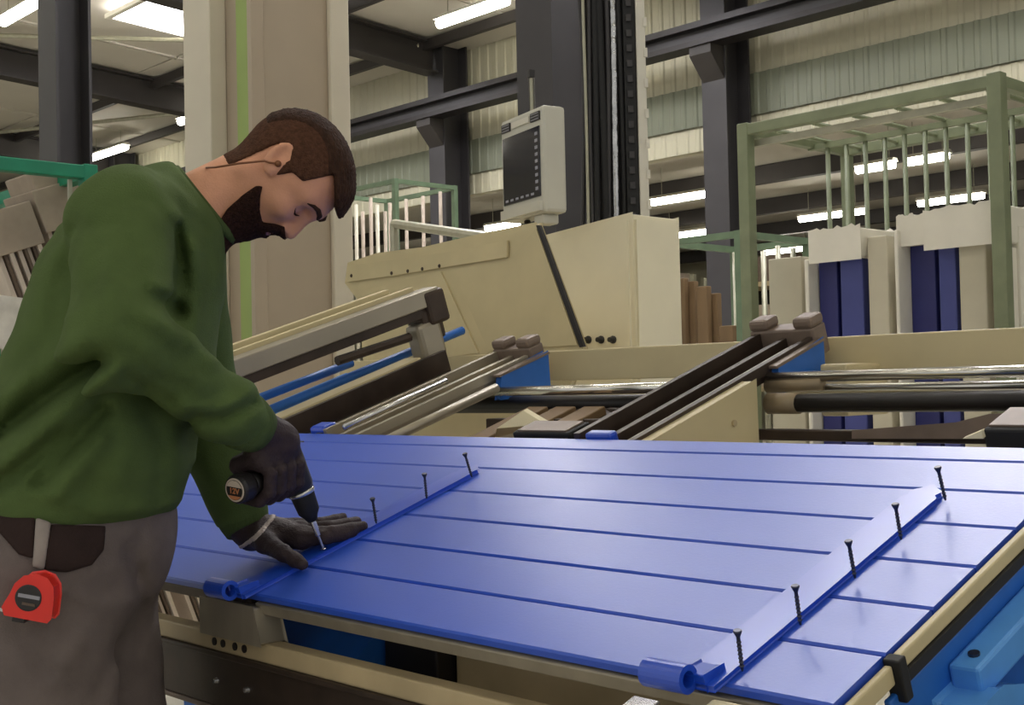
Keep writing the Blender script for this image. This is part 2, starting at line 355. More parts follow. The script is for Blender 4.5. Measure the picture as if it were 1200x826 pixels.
# front beam
fy = .985
def fz(px, py): return onY(px, py, fy)[2]
zt = fz(320, 757)
part(MB().box(-2.75, -.35, fy, fy+.03, zt-.028, zt), 'front_beam', 'tan', .003)
part(MB().box(-2.75, -.35, fy-.006, fy+.004, zt-.036, zt-.028), 'beam_lip', 'brown', .002)
o = part(MB().box(-2.75, -.35, fy+.006, fy+.03, zt-.115, zt-.027), 'lower_rail', 'brown', .003)
part(MB().box(-2.75, -.35, fy+.004, fy+.03, zt-.122, zt-.114), 'lower_lip', 'sad', .002)
for px in (252, 262, 276, 287):
    p = onY(px, 757+(px-252)*.25, fy); part(MB().lathe((p[0], fy-.002, zt-.014), (0, 1, 0), [(0, .006), (.004, .006)], 12), 'bolt_hole', 'black')
for px, py in ((250, 790), (286, 803)):
    p = onY(px, py, fy); part(MB().lathe((p[0], fy+.0, zt-.075), (0, 1, 0), [(0, .004), (.008, .006)], 10), 'bolt', 'bright')
for X in (-1.72, -.5, -2.6):
    part(MB().box(X-.03, X+.03, fy+.015, fy+.075, 0, zt-.11), 'leg', 'cream', .004)
# foot stop block under the near hinge eye
bx0 = onY(242, 720, fy)[0]; bx1 = onY(306, 740, fy)[0]
part(MB().prism([(bx0, fy-.01, zt), (bx1+.012, fy-.01, zt), (bx1-.008, fy-.01, zt+.05), (bx0, fy-.01, zt+.05)], (0, .045, 0)), 'stop_block', 'alu', .003)
# support slats beneath the panel, across the table
vs = [-.15, -.02, .16, .34, .46]
part(MB().tbox(-1.60, -.66, -.153, -.1, -.030, -.0125), 'front_slat', 'alu', .002); part(MB().tbox(-2.45, -1.62, -.148, -.1, -.028, -.0105), 'front_rubber', 'brown', .002)
for v in vs[1:]: part(MB().tbox(-2.5, -.66, v-.03, v+.03, -.030, -.0105), 'support_slat', 'alu', .002)
# apron plates and blue carriage under the table
part(MB().box(-1.32, -.62, 1.13, 1.16, .35, .88), 'apron_plate', 'tan', .003)
part(MB().box(-1.44, -1.325, 1.1, 1.2, .3, .9), 'dark_gap_box', 'black', .003)  # black box put in for the shaded gap between carriage and apron
b = MB().prism([(-1.70, 1.06, .60), (-1.70, 1.06, .835), (-1.70, 1.11, .875), (-1.70, 1.4, .93), (-1.70, 1.4, .60)], (.25, 0, 0)); part(b, 'carriage', 'mblue', .008)
part(MB().box(-2.3, -1.0, 1.25, 1.4, .25, .7), 'underframe', 'mblue', .01)
b = MB(); q = [TP(-1.6, .04, -.075), TP(-1.58, .0, -.09), TP(-1.57, -.02, -.12)]; b.tube(q, .004, 6); part(b, 'hose', 'rod')
# right end of the table: cream edge bars, black corner, blue frame and tubes
part(MB().tbox(-.634, -.625, -.045, .62, -.019, -.003), 'edge_bar', 'cream', .002)
part(MB().tbox(-.634, -.626, -.2, -.06, -.026, -.006), 'edge_bar', 'cream', .002)
part(MB().tbox(-.636, -.618, -.060, -.046, -.045, -.001), 'corner_cap', 'rubber', .002)
part(MB().tbox(-.634, -.622, -.05, .62, -.032, -.0195), 'edge_rubber', 'rubber', .001)
part(MB().tbox(-.634, -.627, -.075, .62, -.22, -.036), 'side_frame', 'mblue', .002)
part(MB().tbox(-.627, -.594, .035, .62, -.09, -.055), 'side_tube', 'lblue', .004)
part(MB().prism([TP(-.627, v, h) for v, h in ((.0, -.078), (.045, -.080), (.115, -.116), (.15, -.16), (.15, -.26), (.0, -.26))], (.05, 0, 0)), 'side_bracket', 'lblue', .005)
part(MB().tbox(-.634, -.6, -.19, -.08, -.24, -.055), 'corner_plate', 'black', .004)
part(MB().lathe(TP(-.61, .06, -.055), N, [(0, .006), (.003, .006)], 10), 'bolt', 'steel')
part(MB().tbox(-.63, -.3, .1, .62, -.45, -.24), 'end_shield', 'black', .01)
# white clips at the near end under the right hinge eye
part(MB().tbox(-.86, -.825, -.215, -.17, -.03, -.018), 'clip', 'bright', .002); part(MB().tbox(-.76, -.72, -.2, -.165, -.035, -.006), 'clip', 'paper', .003)
# rail with three ridges (right)
def channel(xa, xb, v0, v1, h, m1, m2, name, ridges=3):
    b = MB().tbox(xa, xb, v0, v1, h-.035, h-.02)
    o = part(b, name, m1, .001)
    w = xb-xa
    for k in range(ridges):
        x = xa+w*k/(ridges-1)
        part(MB().tbox(x-.007, x+.007, v0, v1, h-.022, h+(.012 if k == 0 else 0)), 'ridge', m1, .001, parent=o)
    for k in range(ridges-1):
        x = xa+w*(k+.5)/(ridges-1)
        part(MB().tbox(x-.008, x+.008, v0, v1-.01, h-.021, h-.012), 'guide_strip', m2, .001, parent=o)
    return o
channel(-1.525, -1.405, .49, 1.06, -.005, 'brown', 'alu', 'slide_rail')
channel(-2.285, -2.18, .49, 1.03, -.005, 'alu', 'tan', 'slide_rail')
for xa, xb, v in ((-1.545, -1.395, 1.06), (-2.295, -2.165, 1.03)):
    b = MB(); b.tbox(xa, xb, v, v+.05, -.05, .012)
    o = part(b, 'rail_saddle', 'sad', .005)
    part(MB().tbox(xa, xa+.045, v, v+.05, .01, .034), 'ear', 'sad', .008, parent=o); part(MB().tbox(xb-.045, xb, v, v+.05, .01, .034), 'ear', 'sad', .008, parent=o)
# cream wedge beside the right rail, blue blocks behind both rails
a = TP(-1.37, .40, -.012); e = TP(-1.37, .815, -.012)
part(MB().prism([a, e, (e[0], e[1]+.004, e[2]-.18), (a[0], a[1], a[2]-.06)], (-.03, 0, 0)), 'wedge_plate', 'cream', .003)
part(MB().lathe((-1.37, e[1]-.07, e[2]-.075), (1, 0, 0), [(0, .006), (.004, .006)], 12), 'bolt', 'tan')
part(MB().prism([TP(-1.40, .91, -.02), TP(-1.40, 1.07, -.012), (-1.40, TP(0, 1.07)[1]+.01, TP(0, 1.0)[2]-.085), (-1.40, TP(0, .91)[1], TP(0, .91)[2]-.07)], (.018, 0, 0)), 'blue_block', 'mblue', .003); part(MB().tbox(-1.402, -1.38, .90, 1.075, -.018, -.012), 'block_cover', 'sad', .001)
part(MB().prism([TP(-2.165, .91, -.02), TP(-2.165, 1.07, -.012), (-2.165, TP(0, 1.07)[1]+.01, TP(0, 1.0)[2]-.085), (-2.165, TP(0, .91)[1], TP(0, .91)[2]-.07)], (.018, 0, 0)), 'blue_block', 'mblue', .003); part(MB().tbox(-2.167, -2.145, .90, 1.075, -.018, -.012), 'block_cover', 'sad', .001)
# second thinner bar alongside the left slide rail
part(MB().tube([TP(-2.12, .49, -.03), TP(-2.12, .86, -.03)], .011, 10), 'guide_bar', 'alu', smooth=True)
part(MB().tube([TP(-2.215, .495, .010), TP(-2.215, .8, .010)], .007, 10), 'polished_rod', 'bright', smooth=True)
# dark channel and cream rail left of it
part(MB().tbox(-2.46, -2.30, .34, 1.0, -.05, -.03), 'trough_floor', 'brown')
part(MB().tbox(-2.47, -2.455, .34, 1.02, -.05, .022), 'trough_wall', 'brown', .001)
part(MB().tbox(-2.31, -2.29, .34, 1.02, -.05, .0), 'trough_wall', 'brown', .001)
part(MB().tbox(-2.60, -2.535, .36, 1.0, -.03, .012), 'cream_rail', 'cream', .004)
# blue rods
for X, a, e in ((-2.72, (303, 467), (412, 425)), (-2.62, (313, 482), (542, 387))):
    part(MB().tube([onX(*a, X), onX(*e, X)], .0115, 10), 'blue_rod', 'mblue', smooth=True)
q0 = onX(303, 480, -2.7); q1 = onX(405, 437, -2.7)
part(MB().prism([q0, q1, q1-[0, 0, .03], q0-[0, 0, .03]], (.01, 0, 0)), 'slide_plate', 'lblue')
# raised side clamp (left) with twin cream strips
A = onX(255, 429, -2.53); B = onX(513, 335, -2.53); d = (B-A)/np.linalg.norm(B-A); n_ = np.cross(XA, d); n_ = n_ if n_[2] > 0 else -n_
L_ = np.linalg.norm(B-A); mid = (A+B)/2
part(MB().obox(mid-n_*.022+XA*-.03, (XA, d, n_), (.03, L_/2, .022)), 'clamp_beam', 'alu', .003)
part(MB().obox(mid-n_*.056+XA*-.03, (XA, d, n_), (.022, L_/2, .012)), 'clamp_underside', 'brown', .002)
part(MB().obox(mid+n_*.004+XA*-.075-d*.01, (XA, d, n_), (.010, L_/2-.02, .006)), 'clamp_strip', 'cream', .001)
part(MB().obox(mid+n_*.012+XA*-.115-d*.03, (XA, d, n_), (.012, L_/2-.05, .008)), 'clamp_strip', 'cream', .001)
part(MB().obox(mid-n_*.01+XA*-.095-d*.02, (XA, d, n_), (.012, L_/2-.03, .006)), 'clamp_gap', 'brown', .001)
for k in range(2): part(MB().obox(B-d*(.02+.02*k)-n_*(.05+.04*k)+XA*(-.03-.01*k), (XA, d, n_), (.035, .035, .045)), 'clamp_head', 'brown', .01)
part(MB().tube([onX(480, 395, -2.56), onX(395, 423, -2.56)], .012, 8), 'clamp_piston', 'brown')
part(MB().obox(B-d*.06-n_*.13-XA*.03, (XA, d, n_), (.03, .04, .05)), 'clamp_cylinder', 'alu', .012)
# back beam, chromed rods
yb = 2.22
part(MB().box(-3.1, -.35, yb, yb+.1, 1.232, 1.306), 'back_beam', 'cream', .003)
part(MB().tube([(-2.33, 1.99, 1.209), (-1.54, 1.99, 1.211)], .011, 12), 'chrome_rod', 'chrome', smooth=True)
part(MB().tube([(-2.35, 2.03, 1.178), (-1.5, 2.03, 1.178)], .02, 12), 'dark_bar', 'black', smooth=True)
part(MB().tube([(-1.4, 1.985, 1.226), (-.3, 1.985, 1.228)], .010, 12), 'chrome_rod', 'chrome', smooth=True)
part(MB().tube([(-1.4, 2.0, 1.203), (-.3, 2.0, 1.204)], .009, 12), 'chrome_rod', 'chrome', smooth=True)
part(MB().tube([(-1.36, 1.96, 1.178), (-.3, 1.96, 1.182)], .017, 12), 'dark_bar', 'black', smooth=True)
part(MB().tube([(-1.38, 1.96, 1.178), (-1.315, 1.96, 1.178)], .020, 14), 'rod_bushing', 'bush', smooth=True)
part(MB().tube([(-1.4, 1.985, 1.21), (-1.28, 1.985, 1.213)], .013, 14), 'rod_bushing', 'bush', smooth=True)
part(MB().box(-1.36, -1.30, 2.1, 2.25, 1.15, 1.25), 'beam_bracket', 'cream', .005)
zc = onY(1000, 509, 1.95)[2]; part(MB().box(-1.42, -.3, 1.93, 1.97, zc-.012, zc+.008), 'cross_member', 'brown', .003)
part(MB().prism([onY(1000, 506, 1.9), onY(1120, 497, 1.9), onY(1160, 487, 1.9), onY(1240, 487, 1.9), onY(1240, 512, 1.9), onY(1000, 512, 1.9)], (0, .03, 0)), 'cross_wedge', 'sad', .003)
part(MB().box(-2.1, -1.5, 1.9, 1.94, 1.118, 1.15), 'cross_member', 'brown', .003)
part(MB().tube([(-1.6, 1.9, 1.155), (-2.1, 2.15, 1.165)], .012, 8), 'brace_bar', 'brown')
for X in (-3.0, -.45): part(MB().box(X-.05, X+.05, yb, yb+.1, 0, 1.232), 'rear_leg', 'cream', .005)
# tray under the rails: wooden strips, cream plate, black blocks
part(MB().tbox(-2.06, -1.56, .45, .9, -.11, -.095), 'tray', 'brown')
for k in range(3): part(MB().tbox(-2.03+.085*k, -1.97+.085*k, .46, .86, -.095, -.075), 'tray_strip', 'wood', .003)
q = [onP(580, 513, -.06), onP(582, 502, -.03), onP(613, 481, -.005), onP(640, 497, -.03), onP(645, 513, -.06)]
part(MB().prism(q, T*.012), 'guide_plate', 'paper')
part(MB().tbox(-1.70, -1.555, .50, .56, -.03, .003), 'pad_block', 'rubber', .004); part(MB().tbox(-1.69, -1.565, .505, .555, .002, .006), 'pad_block_cover', 'sad', .001)
part(MB().tbox(-.80, -.62, .52, .60, -.02, .010), 'pad_block', 'rubber', .004); part(MB().tbox(-.795, -.625, .53, .60, .009, .013), 'pad_block_cover', 'sad', .001)
q = [onP(1128, 514, -.0), onP(1150, 505, .01), onP(1152, 514, .0)]; part(MB().prism(q, T*.01), 'guide_plate', 'paper')
b = MB(); b.tbox(-2.34, -2.285, .488, .53, -.03, .012); part(b, 'blue_stop', 'strap', .008); part(MB().tbox(-1.505, -1.445, .487, .51, -.02, .008), 'blue_stop', 'strap', .006)

# ------------------------------------------------------------------ sloped housing and cabinet behind
hy = 2.5
hq = lambda px, py, Y=hy: onY(px, py, Y)
r = thing('sloped_housing', tuple(hq(520, 350)*[1, 1, 0]+[0, .25, 0]), 'slanted cream sheet-metal housing behind the press rails', 'machine cover')
body = [hq(405, 331), hq(408, 309), hq(441, 298), hq(495, 291), hq(569, 274), hq(628, 262), hq(682, 408), hq(660, 470), hq(430, 470), hq(421, 352)]
MB().prism(body, (0, .02, 0)).build('shell', 'cream', r, bevel=.004)
pl = lambda pts, e, nm, m, dep=.006: MB().prism([hq(*p, hy-e) for p in pts], (0, dep, 0)).build(nm, m, r, bevel=.001)
pl([(530, 316), (596, 306), (628, 268), (676, 404), (572, 410)], .006, 'cover_panel', 'cream')
pl([(424, 341), (516, 318), (560, 413), (432, 430)], .006, 'cover_panel', 'cream')
pl([(406, 330), (408, 312), (523, 296), (594, 282), (594, 301), (525, 312), (458, 323)], .009, 'cover_lip', 'cream')
for px, py in ((458, 320), (477, 317.5), (494, 315), (514, 311.5), (411, 323)):
    p = hq(px, py, hy-.012); MB().lathe(p, (0, 1, 0), [(0, .004), (.002, .006), (.01, .006)], 10).build('screw', 'brown', r)
MB().prism([hq(628, 264, hy-.004), hq(632, 264, hy-.004), hq(684, 406, hy-.004), hq(679, 407, hy-.004)], (0, .01, 0)).build('dark_gap_strip', 'black', r)  # black strip drawn for the dark gap between housing and cabinet
MB().box(hq(430, 0)[0], hq(660, 0)[0], hy+.02, hy+.3, 0, 1.2).build('pedestal', 'cream', r)
# cabinet
cy, cx = 3.06, None
p = onY(740, 246, cy); cx = p[0]; ztop = p[2]; xl = onY(640, 268, cy)[0]-.3; yr = onX(794, 254, cx)[1]
r = thing('control_cabinet', ((xl+cx)/2, (cy+yr)/2, 0), 'tall pale cream control cabinet with three black plugs', 'cabinet')
MB().prism([(xl, cy, 0), (cx, cy, 0), (cx, cy, ztop-.012), (xl, cy, ztop-.07)], (0, yr-cy, 0)).build('body', 'cream2', r, bevel=.005)
xs = onY(674, 300, cy)[0]
MB().prism([(xs+.003, cy-.012, .1), (cx-.012, cy-.012, .1), (cx-.012, cy-.012, ztop-.03), (xs+.003, cy-.012, ztop-.062)], (0, .013, 0)).build('door', 'cream2', r, bevel=.003)
MB().prism([(xl+.02, cy-.012, .1), (xs-.003, cy-.012, .1), (xs-.003, cy-.012, ztop-.066), (xl+.02, cy-.012, ztop-.1)], (0, .013, 0)).build('door', 'cream2', r, bevel=.003)
MB().prism([(cx, cy+.012, .1), (cx, yr-.012, .1), (cx, yr-.012, ztop-.03), (cx, cy+.012, ztop-.03)], (.012, 0, 0)).build('side_panel', 'cream2', r, bevel=.003)
for px in (690, 705, 719):
    p = onY(px, 398, cy-.012); o = MB().lathe(p, (0, -1, 0), [(-.01, .013), (.006, .013), (.012, .009), (.022, .008)], 12).build('plug', 'dkplast', r)

# terminal --------------------------------------------------------------
an = math.radians(28)
e1 = -(F*[1, 1, 0]/np.linalg.norm(F[:2])*math.cos(an)-Rh*math.sin(an)); nrm = -(Rh*math.cos(an)+fh*math.sin(an))   # e1: from far-left to near-right along the front
K = at(637, 185, 4.0)          # near right edge of the front face
HW, HH, HD = .29, .175, .085   # front width, half height, depth
ctr = K-e1*HW/2-nrm*HD/2
r = thing('operator_terminal', tuple(ctr-UP*HH), 'grey wall terminal with a dark glossy screen hanging by the column', 'screen')
axs = (e1, nrm, UP)
MB().obox(ctr, axs, (HW/2, HD/2, HH*.98)).build('case', 'termg', r, bevel=.012)
def face(u, v, w, h, m, nm, out=.003, par=None, th=.003):
    return MB().obox(ctr+nrm*(HD/2+out)+e1*u+UP*v, axs, (w/2, th, h/2)).build(nm, m, par or r, bevel=.001)
scr = face(.0, -.005, .25, .225, 'screen', 'screen_glass', .001)
face(0, -.15, .27, .03, 'termg', 'bottom_lip', .006, th=.006)
face(0, .14, .12, .02, 'fixture', 'name_plate', .002)
for u in (-.10, .10):
    g = face(u, .14, .06, .028, 'dkplast', 'grille', .002)
    for k in range(3): face(u, .131+.009*k, .05, .003, 'key', 'grille_slat', .005, g, .001)
for k in range(9): face(.105, .085-.022*k, .018, .011, 'key', 'key', .004, scr, .001)
for k in range(6): face(-.1+.035*k, -.105, .02, .008, 'key', 'key', .004, scr, .001)
b = MB(); hp = ctr-UP*(HH+.02); b.tube([hp+e1*a*.05+UP*(.03 if abs(a) == 1 else 0)-UP*.01 for a in (-1, -.7, 0, .7, 1)], .011, 8); b.build('handle', 'dkplast', r, smooth=True)
MB().obox(ctr-UP*(HH+.012)+e1*.08, axs, (.03, .03, .016)).build('pivot', 'termg', r, bevel=.006)
tp = ctr+UP*HH
MB().tube([tp-UP*.01, tp+UP*.13], .0055, 8).build('hanger_rod', 'rod', r); MB().obox(tp+UP*.13, axs, (.010, .010, .014)).build('arm_joint', 'dkplast', r, bevel=.003)
cc_ = at(652, 300, 7.6); MB().tube([tp+UP*.13, (cc_[0], cc_[1]-.16, tp[2]+.16)], .011, 8).build('swing_arm', 'dsteel', r)

# cable column ------------------------------------------------------------
cd = 4.55
r = thing('cable_column', tuple(at(722, 300, cd)*[1, 1, 0]), 'tall black bundle of cables and energy chain above the cabinet', 'cable duct')
def vbar(px0, px1, m, nm, d=cd, th=.05, z0=1.2, z1=6.2):
    a = at((px0+px1)/2, 250, d); w = (px1-px0)/FPX*d
    return MB().obox((a[0], a[1], (z0+z1)/2), (Rh, fh, UP), (w/2, th/2, (z1-z0)/2)).build(nm, m, r, bevel=.003)
back = vbar(688, 757, 'black', 'duct_back', cd+.08, .03, z0=0)
def vcable(px, rr, m, nm, wob=.004, d=cd):
    a = at(px, 200, d); zz = np.linspace(1.5, 6.2, 24); ph = random.random()*6
    MB().tube([(a[0]+wob*math.sin(z*4+ph)*Rh[0], a[1]+wob*math.sin(z*4+ph)*Rh[1], z) for z in zz], rr, 8).build(nm, m, r, smooth=True)
vcable(688, .006, 'rod', 'conduit', .002); vcable(694, .007, 'dsteel', 'cable'); vcable(700, .012, 'rubber', 'cable'); vcable(708, .014, 'rubber', 'cable'); vcable(714, .009, 'dsteel', 'cable', .006)
vcable(722, .013, 'foil', 'foil_duct', .003); vcable(730, .010, 'rubber', 'cable')
ch = vbar(735, 748, 'rubber', 'energy_chain', cd, .05, 1.5)
a = at(741, 200, cd-.027)
for k in range(60): MB().obox((a[0], a[1], 1.6+.055*k), (Rh, fh, UP), (.009, .003, .012)).build('chain_link', 'dsteel', ch)
st = vbar(750, 761, 'fixture', 'perforated_strip', cd-.01, .02, 0)
a = at(760, 200, cd-.02)
for k in range(30): MB().obox((a[0], a[1], 1.75+.11*k), (Rh, fh, UP), (.006, .004, .016)).build('strip_tab', 'fixture', st)
vcable(683, .008, 'dsteel', 'cable', .012, cd+.05)

# ================================================================== RACKS ON THE RIGHT
def tubebox(b, p, q, w):
    p = np.asarray(p, float); q = np.asarray(q, float); t = (q-p)/np.linalg.norm(q-p); u = np.array([0, 0, 1.]) if abs(t[2]) < .9 else np.array([1., 0, 0])
    u = u-t*(u@t); u /= np.linalg.norm(u); return b.obox((p+q)/2, (t, np.cross(u, t), u), (np.linalg.norm(q-p)/2+w/2, w/2, w/2))
RX0, RX1, RY0, RY1, RZ = -3.83, -2.5, 5.3, 6.25, 2.5
r = thing('storage_rack', ((RX0+RX1)/2, (RY0+RY1)/2, 0), 'tall grey-green tubular storage rack holding white and blue panels', 'rack')
for X in (RX0, RX1):
    for Y in (RY0, RY1): tubebox(MB(), (X, Y, .03), (X, Y, RZ+.003), .064 if Y == RY0 else .054).build('post', 'green', r, bevel=.004)
for Y in (RY0, RY1): tubebox(MB(), (RX0, Y, RZ), (RX1, Y, RZ), .055).build('top_rail', 'green', r, bevel=.004); tubebox(MB(), (RX0, Y, .1), (RX1, Y, .1), .05).build('bottom_rail', 'green', r)
for X in (RX0, RX1): tubebox(MB(), (X, RY0, RZ), (X, RY1, RZ), .05).build('side_rail', 'green', r, bevel=.004); tubebox(MB(), (X, RY0, .1), (X, RY1, .1), .05).build('side_rail', 'green', r)
tubebox(MB(), (RX0, RY0+.07, RZ-.06), (RX1, RY0+.07, RZ-.06), .035).build('hook_rail', 'rod', r)
nd = 11
for k in range(nd):
    X = RX0+.1+(RX1-RX0-.2)*k/(nd-1)
    MB().tube([(X, RY1-.35, .12), (X, RY1-.35, RZ-.02)], .013, 8).build('divider', 'green', r, smooth=True)
    if k % 2 == 0: MB().tube([(X, RY0+.12, RZ), (X, RY1, RZ)], .012, 6).build('cross_bar', 'green', r)
tubebox(MB(), (RX0, RY1-.35, RZ-.02), (RX1, RY1-.35, RZ-.02), .03).build('divider_rail', 'green', r)
tubebox(MB(), (RX0, RY1-.35, .11), (RX1, RY1-.35, .11), .03).build('divider_rail', 'green', r)
# neighbouring rack to the right, only its corner in view
r = thing('storage_rack', (-1.8, 5.9, 0), 'grey-green storage rack cut by the right edge of the picture', 'rack')
for X in (-2.36, -1.3):
    for Y in (5.45, 6.3): tubebox(MB(), (X, Y, .03), (X, Y, 2.45), .05).build('post', 'green', r, bevel=.004)
for Y in (5.45, 6.3): tubebox(MB(), (-2.36, Y, 2.45), (-1.3, Y, 2.45), .05).build('top_rail', 'green', r); tubebox(MB(), (-2.36, Y, .1), (-1.3, Y, .1), .05).build('bottom_rail', 'green', r)
for X in (-2.36, -1.3): tubebox(MB(), (X, 5.45, 2.45), (X, 6.3, 2.45), .05).build('side_rail', 'green', r)
# panels standing in the rack (each its own thing). pixel extents on the plane Y
def standing(px0, px1, pyt, Y, dep, m, nm, lab, cat, grp=None):
    nm = nm.replace('panel', 'packed_board').replace('_packed', ''); a = onY(px0, pyt+4, Y); b_ = onY(px1, pyt+4, Y); b_[0] -= .012; dep -= .06
    return tag(MB().box(a[0], b_[0], Y, Y+dep, .126, a[2]).build(nm, m, bevel=.006), lab, cat, grp)
def foamcap(px0, px1, py0, py1, Y, dep, lab):
    a = onY(px0, py0, Y); b_ = onY(px1, py1, Y); n = 14; x0, x1 = a[0], b_[0]
    b = MB(); pts = [(x0, Y, b_[2])]+[(x0+(x1-x0)*k/n, Y, a[2]+random.uniform(-.012, .006)) for k in range(n+1)]+[(x1, Y, b_[2])]
    b.prism(pts, (0, dep, 0)); return tag(b.build('foam_cap', 'white', bevel=.012), lab, 'foam')
Yp = 5.42
standing(900, 941, 300, Yp+.05, .3, 'offw', 'white_panel', 'pale panel standing leftmost in the storage rack', 'panel')
standing(942, 949, 300, Yp-.02, .35, 'white', 'white_panel', 'thin white panel edge left of the first blue panels', 'panel')
standing(959, 983, 301, Yp+.06, .3, 'navy', 'blue_panel', 'dark blue panel, left one of the first blue pair', 'panel')
standing(984, 1013, 301, Yp+.03, .3, 'navy2', 'blue_panel', 'lighter slate blue panel beside the first dark blue one', 'panel')
foamcap(949, 1007, 271, 301, Yp-.03, .36, 'white foam cap over the first pair of blue panels')
standing(1016, 1042, 274, Yp, .3, 'offw', 'white_panel', 'pale panel between the two blue pairs', 'panel')
standing(1047, 1054, 266, Yp-.03, .35, 'white', 'white_panel', 'thin white panel edge left of the second blue panels', 'panel')
standing(1066, 1098, 284, Yp+.08, .3, 'navy', 'blue_panel', 'dark blue panel, left one of the second blue pair', 'panel')
standing(1099, 1122, 282, Yp+.04, .3, 'navy2', 'blue_panel', 'dark blue panel, right one of the second blue pair', 'panel')
foamcap(1051, 1083, 254, 285, Yp+.0, .36, 'small white foam cap at the left of the second blue pair')
foamcap(1084, 1168, 248, 282, Yp-.03, .36, 'long white foam cap over the tallest panels')
standing(1123, 1158, 283, Yp, .3, 'offw', 'white_panel', 'broad pale panel right of the second blue pair', 'panel')
standing(1163, 1169, 283, Yp-.03, .35, 'white', 'white_panel', 'thin white panel edge beside the right rack post', 'panel')
standing(1184, 1197, 262, 5.6, .3, 'white', 'white_panel', 'white panel standing at the right picture edge', 'panel')

# low green racks farther back
def small_rack(name, x0, x1, y0, y1, z, lab, m, nrod, rodm):
    r = thing(name, ((x0+x1)/2, (y0+y1)/2, 0), lab, 'rack')
    for X in (x0, x1):
        for Y in (y0, y1): tubebox(MB(), (X, Y, .03), (X, Y, z), .05).build('post', m, r)
    for Y in (y0, y1): tubebox(MB(), (x0, Y, z), (x1, Y, z), .045).build('top_rail', m, r); tubebox(MB(), (x0, Y, .15), (x1, Y, .15), .045).build('bottom_rail', m, r)
    for X in (x0, x1): tubebox(MB(), (X, y0, z), (X, y1, z), .045).build('side_rail', m, r)
    for k in range(nrod):
        X = x0+(x1-x0)*(k+.6)/nrod; MB().tube([(X, y1-.1, .15), (X, y1-.1, z+random.uniform(-.05, 0))], .02, 8).build('divider', rodm, r, smooth=True)
    return r
a = onY(822, 280, 6.9); b_ = onY(866, 270, 6.9); a0 = onY(780, 285, 6.9)
small_rack('board_rack', a0[0], b_[0], 6.9, 7.7, a[2], 'green rack of wooden boards behind the control cabinet', 'green2', 5, 'rod')
ws = [(797, 803, 322), (804, 815, 326), (816, 830, 332), (831, 842, 340), (843, 860, 378)]
for k, (p0, p1, pt) in enumerate(ws):
    standing(p0, p1, pt, 7.0+.06*(k % 2), .11, 'wood', 'wood_board', ['narrow wooden board leftmost beside the cabinet', 'wooden board second from the cabinet', 'widest wooden board in the green rack', 'wooden board right of the widest one', 'short wooden board lowest in the green rack'][k], 'board')
a = onY(463, 212, 8.0); a0 = onY(385, 214, 8.0)
r = small_rack('tube_rack', a0[0], a[0], 8.0, 8.8, a[2], 'green rack of white tubes seen right of the man head', 'green2', 4, 'card')
for k, px in enumerate((408, 416, 425, 433, 442, 450)):
    q = onY(px, 232+8*(k % 3), 8.1+.1*(k % 2)); tag(MB().tube([(q[0], q[1], .18), (q[0]+.02*(k % 2), q[1], q[2])], .02, 10).build('white_tube', 'offw' if k % 3 == 1 else 'card', smooth=True), ['white tube leftmost in the tube rack', 'grey tube second in the tube rack', 'white tube third in the tube rack', 'grey tube fourth in the tube rack', 'white tube fifth in the tube rack', 'white tube rightmost in the tube rack'][k], 'tube')
p = at(462, 262, 8.4); q = at(600, 282, 7.0)
tag(MB().tube([p, q], .03, 8).build('grey_rail', 'rod'), 'grey rail running above the sloped housing', 'rail')
for k, (pt, lab) in enumerate(((p, 'rail_post'), (q, 'rail_post'))): tag(MB().tube([(pt[0], pt[1], 0), pt], .03, 8).build('rail_post', 'rod'), ['slim post under the left end of the grey rail', 'slim post under the right end of the grey rail'][k], 'post')

# ================================================================== TEAL RACK, LEFT
tx, tz = -4.05, None
tpnt = onX(103, 196, tx); tz = tpnt[2]-.02; ty1 = tpnt[1]
r = thing('teal_rack', (tx-.4, ty1-.8, 0), 'teal green welded rack frame at the left edge', 'rack')
for X in (tx, tx-.85):
    for Y in (ty1, ty1-1.5): tubebox(MB(), (X, Y, .03), (X, Y, tz+.003), .049).build('post', 'teal', r, bevel=.004)
    tubebox(MB(), (X, ty1-1.5, tz), (X, ty1, tz), .045).build('top_rail', 'teal', r, bevel=.004); tubebox(MB(), (X, ty1-1.5, .2), (X, ty1, .2), .045).build('bottom_rail', 'teal', r)
for Y in (ty1, ty1-1.5): tubebox(MB(), (tx-.85, Y, tz), (tx, Y, tz), .045).build('end_rail', 'teal', r); tubebox(MB(), (tx-.85, Y, .2), (tx, Y, .2), .045).build('end_rail', 'teal', r)
tubebox(MB(), (tx-.02, ty1-.055, .3), (tx-.02, ty1-.055, tz-.03), .012).build('guide_wire', 'rod', r)
# leaning bundles of shutter boards
def bundle(pxl, pyt, nb, lab, capw, X):
    # boards lean back in the plane X = const: direction from the photo (down and right)
    a = onX(pxl, pyt, X); dn = onX(pxl+38, pyt+100, X)-a; dn /= np.linalg.norm(dn); sd = np.cross(XA, dn); sd = sd if sd[1] > 0 else -sd
    Lb = (a[2]-.25)/-dn[2]
    r = thing('board_bundle', tuple((a+dn*Lb+sd*nb*.0085)), lab, 'boards')
    for k in range(nb):
        o_ = a+sd*(.0085*2*k+.008)
        MB().obox(o_+dn*Lb/2+sd*0, (dn, sd, XA), (Lb/2, .0052 if k % 2 else .0075, .10+.01*(k % 3))).build('board', 'board' if k % 2 == 0 else 'boardd', r)
    w = nb*.0085
    MB().obox(a-dn*.03+sd*w, (dn, sd, XA), (.075, w+.012, .125)).build('cardboard_cap', 'card', r, bevel=.004)
    if capw: MB().obox(a-dn*.12+sd*(w*.9), (dn, sd, XA), (.045, w*.75, .11)).build('foam_block', 'card', r, bevel=.006)
    return r
